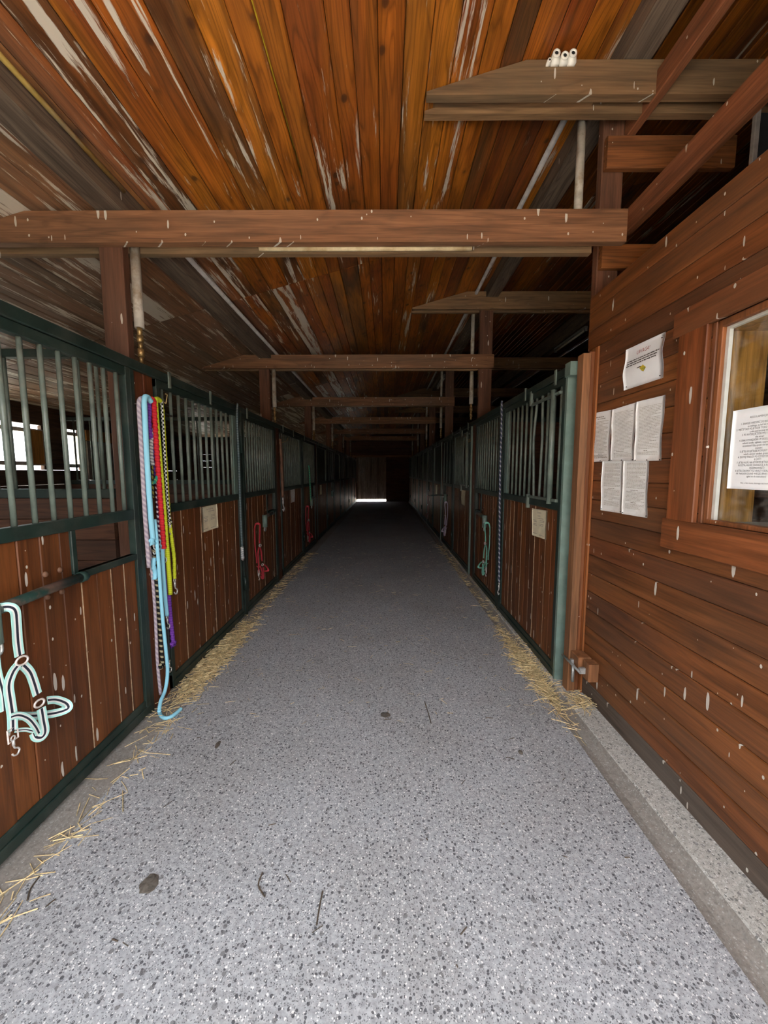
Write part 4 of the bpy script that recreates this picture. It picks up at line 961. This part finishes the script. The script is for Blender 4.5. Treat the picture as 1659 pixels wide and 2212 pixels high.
M['r_white'] = rope_mat('white_twist', (0.62, 0.64, 0.62), (0.25, 0.27, 0.27), 50, 1.0, 0.6)
M['r_green'] = rope_mat('green_yellow_fleck', (0.04, 0.34, 0.24), (0.55, 0.55, 0.10), 28, 1.0, 0.85)
M['r_yellow'] = rope_mat('bright_yellow_rope', (0.60, 0.66, 0.035), (0.45, 0.52, 0.02), 70, 1.0, 0.7)
M['r_ygold'] = rope_mat('mustard_black_rope', (0.36, 0.32, 0.06), (0.05, 0.05, 0.03), 30, 1.0, 0.6)
M['r_bw'] = check_mat('black_white_check', (0.70, 0.69, 0.66), (0.015, 0.015, 0.015), 4, 75)
M['r_by'] = rope_mat('black_beige_stripe', (0.018, 0.017, 0.016), (0.45, 0.40, 0.24), 26, 0.8, 0.62)
M['r_tealgrey'] = rope_mat('teal_grey_braid', (0.17, 0.22, 0.22), (0.06, 0.09, 0.10), 60, 0.0, 0.6)
M['r_navyw'] = rope_mat('navy_white_twist', (0.07, 0.08, 0.12), (0.36, 0.36, 0.40), 20, 1.0, 0.6)
M['r_dark'] = rope_mat('dark_rope', (0.03, 0.03, 0.03))
xa = XL+0.012
rope('long grey lilac rope in the bundle ending just above the floor', [(306, 866, xa), (312, 1000, xa), (320, 1150, xa), (330, 1255, xa), (336, 1340, xa), (340, 1430, xa), (347, 1500, xa)], 0.010, 'r_lilac', lobes=0)
rope('mustard flecked rope half hidden at the back of the bundle', [(331, 960, xa), (329, 1000, xa), (330, 1050, xa), (331, 1075, xa)], 0.007, 'r_ygold')
rope('dark thin rope at the back of the bundle by the purple one', [(356, 1100, xa), (358, 1250, xa), (364, 1380, xa), (365, 1425, xa)], 0.008, 'r_dark', snap=True)
rope('black and beige striped rope ending in a loop, low in the bundle', [(330, 1150, xa), (334, 1220, xa), (338, 1262, xa), (343, 1330, xa), (350, 1425, xa), (353, 1437, xa), (347, 1443, xa+.01), (345, 1436, xa+.014)], 0.012, 'r_by', lobes=0)
xb = XL+0.03
rope('pale lilac webbing lead, outermost in the bundle by the barred screen', [(316, 861, xb), (306, 860, xb), (300, 872, xb), (303, 930, xb), (307, 1000, xb), (313, 1110, xb), (322, 1226, xb)], 0.0125, 'r_lilac', lobes=0)
rope('grey and white twisted rope with a snap hook, beside the lilac lead', [(312, 862, xb), (306, 870, xb), (309, 930, xb), (313, 1000, xb), (318, 1030, xb), (322, 1100, xb), (330, 1150, xb)], 0.011, 'r_grey', snap=True)
rope('light blue twisted scrap knotted under a snap hook', [(333, 1205, xb), (331, 1222, xb), (335, 1236, xb), (334, 1252, xb)], 0.014, 'r_blue', tw=90)
rope('purple rope with a frayed knot at its low end', [(322, 862, xb), (323, 890, xb), (323, 925, xb), (340, 1040, xa), (352, 1150, xa), (362, 1245, xb), (366, 1310, xb), (371, 1360, xb), (374, 1388, xb)], 0.0135, 'r_purple', knot=True)
rope('white twisted rope in the middle of the bundle', [(330, 925, xb), (327, 950, xb), (327, 985, xb), (330, 1005, xb)], 0.012, 'r_white')
rope('green rope loop with yellow flecks in the middle of the bundle', [(333, 945, xb), (337, 985, xb), (340, 1020, xb+.01), (335, 1040, xb+.014), (327, 1043, xb+.01)], 0.010, 'r_green', lobes=0)
rope('red white and navy twisted rope beside the plain red one', [(339, 1040, xb), (341, 1090, xb), (344, 1140, xb), (348, 1192, xb)], 0.012, 'r_rwn', snap=True)
xc = XL+0.05
rope('light blue rope with a knotted end and snap hook', [(326, 868, xc), (319, 858, xc), (312, 862, xc), (313, 900, xc), (318, 1000, xc), (326, 1120, xc), (331, 1166, xc)], 0.0165, 'r_blue', snap=True, knot=True, lobes=0)
rope('light blue rope hanging lower with a snap hook, beside the yellow one', [(344, 1120, xc-.02), (350, 1180, xc-.01), (353, 1235, xc), (357, 1290, xc), (361, 1330, xc)], 0.0125, 'r_blue', snap=True, lobes=0)
rope('longest light blue rope whose tail curls on the floor', [(334, 1122, xc), (338, 1160, xc+.01), (343, 1220, xc+.01), (350, 1320, xc+.015), (358, 1400, xc+.02), (362, 1450, xc+.02), (357, 1490, xc+.02), (347, 1515, xc+.03), (344, 1535, xc+.045)], 0.0115, 'r_blue', lobes=0)
o_long = COL.objects[-1]
rope('plain red twisted rope in the bundle', [(327, 862, xc), (332, 868, xc), (335, 920, xc), (342, 1020, xc), (349, 1120, xc), (354, 1185, xc)], 0.0155, 'r_red', snap=True)
rope('bright yellow rope, longer of two, hanging past the purple one', [(346, 866, xc), (339, 862, xc), (336, 872, xc), (341, 940, xc), (350, 1050, xc), (358, 1150, xc), (364, 1225, xc), (368, 1284, xc)], 0.0155, 'r_yellow', lobes=0)
rope('bright yellow rope, shorter of two, with a chain and white snap hook', [(348, 868, xc-.015), (352, 900, xc-.015), (358, 1000, xc-.015), (364, 1100, xc-.01), (371, 1165, xc), (376, 1205, xc), (377, 1250, xc)], 0.0115, 'r_yellow', snap=True, lobes=3, snap_scale=1.2)
rope('black and white checked rope with a knot and snap hook', [(347, 866, xc), (349, 870, xc), (352, 920, xc), (356, 990, xc), (361, 1075, xc), (364, 1100, xc), (367, 1126, xc)], 0.0085, 'r_bw', snap=True, lobes=0, knot=True)
# the curling tail of the longest rope lies on the gutter
b = MB()
tl_ = [atx(344, 1535, xc+.045)]
pt = [(347, 1545), (356, 1551), (368, 1549), (380, 1541), (391, 1531)]
pl = [atz(x, y, 0.012) for x, y in pt]
P = spline([tl_[0]]+pl, 8)
for o in list(COL.objects):
    if o.get('label', '') == 'longest light blue rope whose tail curls on the floor':
        b.tube(P, 0.0115, 10); b.build('rope_tail', 'r_blue', o, smooth=True, off=o.location)
# hook bar that carries the bundle
t = thing('hook_bar', 'dark hook bar on the boarded pillar behind the rope bundle', 'hook', (XL, 2.46, 1.985))
b = MB(); b.tube([(0.004, -0.03, 0.0), (0.02, -0.02, 0.0), (0.02, 0.36, -0.02), (0.004, 0.37, -0.02)], 0.006, 8); b.build('bar', 'tack', t, smooth=True)
# ropes elsewhere
rope('teal grey braided rope with white end hanging on a green post opposite the cabin', [(513, 872, XL+.03), (512, 905, XL+.03), (516, 1000, XL+.03), (520, 1120, XL+.03), (523, 1180, XL+.03)], 0.010, 'r_tealgrey', lobes=0, grp='ropes on posts', snap=True, snap_scale=1.6)
rope('white rope end tied under the teal grey rope', [(523, 1182, XL+.032), (524, 1208, XL+.032)], 0.016, 'r_white', lobes=0, grp='ropes on posts')
rope('navy and white twisted rope hanging on a green post on the cabin side', [(1084, 866, XR-.03), (1083, 930, XR-.03), (1080, 1040, XR-.03), (1079, 1140, XR-.03), (1078, 1258, XR-.03)], 0.010, 'r_navyw', lobes=3, tw=40, grp='ropes on posts', snap=True, snap_scale=1.5)
rope('brown strap with a white snap hook on the second pillar opposite the cabin', [(605, 948, XL+.03), (608, 1000, XL+.03), (611, 1074, XL+.03)], 0.022, 'rust', lobes=0, grp='ropes on posts', snap=True, snap_scale=2.2)
rope('green rope hanging on the second stall screen opposite the cabin', [(667, 1005, XL+.03), (669, 1030, XL+.03), (671, 1082, XL+.03)], 0.014, 'r_green', lobes=0, grp='ropes on posts')
def twine(label, pts, X):
    P = spline([atx(x, y, X) for x, y in pts], 5); b = MB(); c = P[0].copy(); b.tube(P, 0.003, 6)
    tag(b.build('baling_twine', 'twine', off=c, loc=c), label, 'twine', 'twine scraps')
twine('scrap of twine tied at the top of the rope bundle', [(354, 868), (358, 872), (360, 862), (361, 853), (357, 851)], XL+.05)
twine('scrap of twine on the first boarded pillar from the cabin', [(1003, 938), (1010, 949), (1018, 951), (1012, 955), (1016, 947)], XR-.02)
twine('scrap of twine on the second pillar opposite the cabin', [(603, 957), (612, 955), (620, 952), (622, 946)], XL+.03)

# ------------------------------------------------------------------ halters
def halter(label, X, sx, mp, mat, hw, w=0.024, grp='halters', flat=1.0):
    # MP maps design pixels (the big halter) to (y, z); sx faces the aisle
    def W(px, py, d=0.0): y, z = mp(px, py); return Vector((X+sx*d, y, z))
    c = W(40, 1427); t = thing('horse_halter', label, 'halter', c, grp); nr = Vector((sx, -0.25, 0.05))
    def strap(nm, pts, ww=w, nrm=nr):
        b = MB(); b.ribbon(spline([W(*p) for p in pts], 6), ww, 0.004, nrm); return b.build(nm, mat, t, off=c)
    strap('crown_strap', [(-6, 1345, 0.0), (-2, 1318, 0.012), (6, 1311, 0.035), (15, 1318, 0.05), (22, 1345, 0.045), (30, 1385, 0.035), (37, 1416, 0.03)])
    strap('rear_strap', [(-6, 1345, 0.0), (0, 1400, 0.0), (5, 1450, 0.0), (12, 1500, 0.01), (14, 1535, 0.012)], w*0.8)
    strap('cheek_strap', [(34, 1436, 0.03), (22, 1452, 0.03), (14, 1480, 0.028), (16, 1510, 0.03), (21, 1545, 0.03), (22, 1578, 0.03)])
    strap('cheek_strap', [(45, 1437, 0.03), (58, 1452, 0.032), (66, 1475, 0.034), (73, 1500, 0.035)])
    strap('nose_band', [(95, 1513, 0.035), (110, 1512, 0.045), (124, 1520, 0.06), (126, 1531, 0.062), (112, 1540, 0.04), (85, 1546, 0.012), (50, 1547, 0.004), (30, 1549, 0.008)], nrm=Vector((sx*0.5, -0.5, 0.7)))
    strap('throat_strap', [(79, 1530, 0.04), (82, 1555, 0.042), (86, 1580, 0.042), (82, 1592, 0.036), (74, 1592, 0.028), (72, 1582, 0.022)])
    strap('chin_strap', [(14, 1549, 0.036), (30, 1545, 0.04), (50, 1553, 0.042), (66, 1570, 0.04), (76, 1584, 0.035)], w*0.75)
    strap('chin_strap', [(33, 1578, 0.02), (50, 1576, 0.03), (66, 1580, 0.034)], w*0.45)
    for nm, p, rr in (('ring', (40, 1427), 0.019), ('ring', (78, 1519), 0.017)):
        b = MB(); b.torus(W(*p, 0.034), (1, -0.2*sx, 0), rr, 0.0042, 20, 8, sx=1.15, sz=0.9); b.build(nm, hw, t, smooth=True, off=c)
    a, bb = W(10, 1580, 0.03), W(34, 1592, 0.03)
    b = MB(); b.tube([Vector((a.x, a.y, a.z)), Vector((a.x, bb.y, a.z)), Vector((a.x, bb.y, bb.z)), Vector((a.x, a.y, bb.z))], 0.0035, 6, closed=True); b.build('buckle', hw, t, off=c)
    snap_hook(t, W(22, 1590, 0.03), c, scale=0.9)
    return t
XH = XL+0.03
def big(px, py): p = atx(px, py, XH+0.02); return (p.y, p.z)
halter('mint and navy striped halter hung over the pipe by the doorway', XH, 1, big, 'teal_strap', 'strap_metal', 0.034)
y_c, z_c = big(22, 1313)
def remap(y1, z1, s=1.0, mir=1):
    def f(px, py):
        y, z = big(px, py); return (y1+mir*(y-y_c)*s, z1+(z-z_c)*s)
    return f
p = atx(557, 1133, XL+.05); halter('red halter on the first stall screen past the ropes opposite the cabin', XL+0.03, 1, remap(p.y, p.z, 1.12), 'red_strap', 'steel', 0.022)
p = atx(664, 1095, XL+.05); halter('red halter with a trailing strap on the second stall screen opposite the cabin', XL+0.03, 1, remap(p.y, p.z, 1.15), 'red_strap', 'steel', 0.034)
p = atx(1052, 1131, XR-.05); halter('mint green halter on the first stall screen from the cabin', XR-0.03, -1, remap(p.y, p.z, 1.1, 1), 'mint_strap', 'steel', 0.022)
p = aty(966, 1086, 7.55); halter('lilac halter dangling from the swung out arm on the cabin side', p.x, -1, remap(p.y, p.z, 1.1, 1), 'lilac_strap', 'steel', 0.032)
p = atx(925, 1072, XR-.05); halter('dusky pink halter farther down the stalls on the cabin side', XR-0.03, -1, remap(p.y, p.z, 1.1), 'rose_strap', 'steel', 0.03)

# ------------------------------------------------------------------ straw, twigs and dirt on the floor
def straws(n, fn, zf, name, label, mat='straw', lmin=0.03, lmax=0.14, lift=0.02, rr=0.0021):
    b = MB()
    for _ in range(n):
        x, y = fn(); L = R(lmin, lmax)*R(0.6, 1.2); a = R(0, 2*PI); z = zf(x)+0.002+abs(random.gauss(0, lift*0.5))
        dx, dy = math.cos(a)*L/2, math.sin(a)*L/2; bz = R(-0.3, 0.3)*lift; bd = R(-0.12, 0.12)*L
        P = [Vector((x-dx, y-dy, max(z-bz, zf(x-dx)+.002))), Vector((x-dy*bd*4, y+dx*bd*4, max(z+abs(bz)*0.4, zf(x)+.002))), Vector((x+dx, y+dy, max(z+bz, zf(x+dx)+.002)))]
        b.tube(P, R(0.6, 1.3)*rr, 3)
    o = b.build(name, mat); return tag(o, label, 'straw', kind='stuff')
def zl(x): return 0.0 if x > -1.375 else -0.004
def zr(x): return 0.0 if x < 1.13 else (-0.03 if x < 1.25 else 0.012)
def g(mx, sx_, my, sy, x0, x1):
    def f(): return min(max(random.gauss(mx, sx_), x0), x1), random.gauss(my, sy)
    return f
straws(1700, g(-1.42, 0.055, 3.2, 0.34, -1.515, -1.0), zl, 'straw', 'drift of loose straw by the first stall door opposite the cabin', lift=0.03)
straws(420, lambda: (min(max(random.gauss(-1.45, 0.05), -1.515), -1.2), R(3.6, 7.5)), zl, 'straw', 'thin line of straw along the stall fronts opposite the cabin', lift=0.012)
straws(130, lambda: (random.gauss(-1.36, 0.05), R(1.1, 2.8)), zl, 'straw', 'few straws in the gutter by the doorway opposite the cabin', lift=0.006)
straws(1300, g(1.17, 0.045, 3.05, 0.30, 1.02, 1.27), zr, 'straw', 'drift of loose straw in the gutter by the cabin end post', lift=0.025)
straws(420, lambda: (min(max(random.gauss(1.2, 0.05), 1.05), 1.27), R(3.5, 8.5)), zr, 'straw', 'line of straw in the gutter along the cabin side stalls', lift=0.015)
straws(90, g(1.33, 0.04, 2.52, 0.06, 1.2, 1.39), zr, 'straw', 'wisps of straw caught at the foot of the end post', lift=0.03)
straws(520, lambda: (R(-1.25, 1.1), R(2.3, 9.5)), lambda x: 0, 'straw', 'scattered short straws on the aisle floor', lift=0.003, lmax=0.07, rr=0.0012)
straws(220, lambda: (R(-1.6, 0.1), R(YE-0.35, YE+1.2)), lambda x: 0, 'straw', 'straw on the lit threshold under the far sliding door', lift=0.02)
straws(160, lambda: (R(-1.25, 1.05), R(1.0, 9.0)), lambda x: 0, 'chaff', 'dark bits of chaff scattered over the aisle floor', 'twig', 0.01, 0.05, 0.002)
def twig(label, pts):
    P = spline([atz(x, y, 0.004) for x, y in pts], 4); b = MB(); c = P[0].copy(); b.tube(P, 0.0028, 6)
    tag(b.build('twig', 'twig', off=c, loc=c), label, 'twig', 'twigs on the floor')
twig('thin dark twig lying in the middle of the aisle floor, straightest one', [(697, 1925), (690, 1960), (684, 1998)])
twig('crooked thin twig lying on the aisle floor', [(567, 1885), (558, 1912), (572, 1937)])
twig('short dark twig on the floor toward the cabin', [(917, 1515), (925, 1540), (931, 1562)])
twig('curved twig near the gutter opposite the cabin', [(85, 1893), (66, 1920), (59, 1945)])
def clod(label, px, py, rx, ry):
    p = atz(px, py, 0.0); b = MB(); b.ball((0, 0, 0.003), rx, ry, 0.006, 12, 6, jit=0.25)
    tag(b.build('dirt_clod', 'dung', loc=p), label, 'dirt', 'dirt clods')
clod('flat dark dirt clod on the floor toward the gutter opposite the cabin', 322, 1911, 0.03, 0.035)
clod('small oval dirt clod on the floor toward the cabin gutter', 1124, 1626, 0.012, 0.016)
clod('brown dirt smear on the floor by the rope end', 470, 1610, 0.012, 0.03)
clod('faint dirt clod in the middle of the aisle', 832, 1545, 0.03, 0.03)

# ------------------------------------------------------------------ daylight
w = bpy.data.worlds.new('world'); S.world = w; w.use_nodes = True; nt = w.node_tree; nt.nodes.clear()
bg = nt.nodes.new('ShaderNodeBackground'); bg.inputs[0].default_value = (0.90, 0.94, 1.0, 1); bg.inputs[1].default_value = 1.0
wo_ = nt.nodes.new('ShaderNodeOutputWorld'); nt.links.new(bg.outputs[0], wo_.inputs[0])
sl = bpy.data.lights.new('sun', 'SUN'); sl.energy = 6.0; sl.angle = math.radians(0.6); sl.color = (1.0, 0.95, 0.88)
so = bpy.data.objects.new('sun', sl); COL.objects.link(so)
dirv = Vector((0.75, -0.35, -1.0)).normalized()
so.rotation_euler = dirv.to_track_quat('-Z', 'Y').to_euler(); so.location = (-20, 10, 25)
def portal(name, loc, rot, sx_, sy_):
    l = bpy.data.lights.new(name, 'AREA'); l.shape = 'RECTANGLE'; l.size = sx_; l.size_y = sy_
    l.cycles.is_portal = True
    o = bpy.data.objects.new(name, l); COL.objects.link(o); o.location = loc; o.rotation_euler = rot
portal('doorway_portal', (-0.15, Y0-0.1, 1.58), (PI/2, 0, 0), 3.1, 3.16)

# ------------------------------------------------------------------ view
S.view_settings.view_transform = 'Standard'; S.view_settings.look = 'None'; S.view_settings.gamma = 1.0; S.view_settings.use_curve_mapping = False
S.view_settings.exposure = 3.25
cy = S.cycles
cy.use_denoising = True; cy.max_bounces = 5; cy.diffuse_bounces = 4; cy.glossy_bounces = 2; cy.use_adaptive_sampling = True; cy.adaptive_threshold = 0.2; cy.adaptive_min_samples = 20; cy.transmission_bounces = 4; cy.transparent_max_bounces = 8
cy.sample_clamp_indirect = 6.0; cy.caustics_reflective = False; cy.caustics_refractive = False
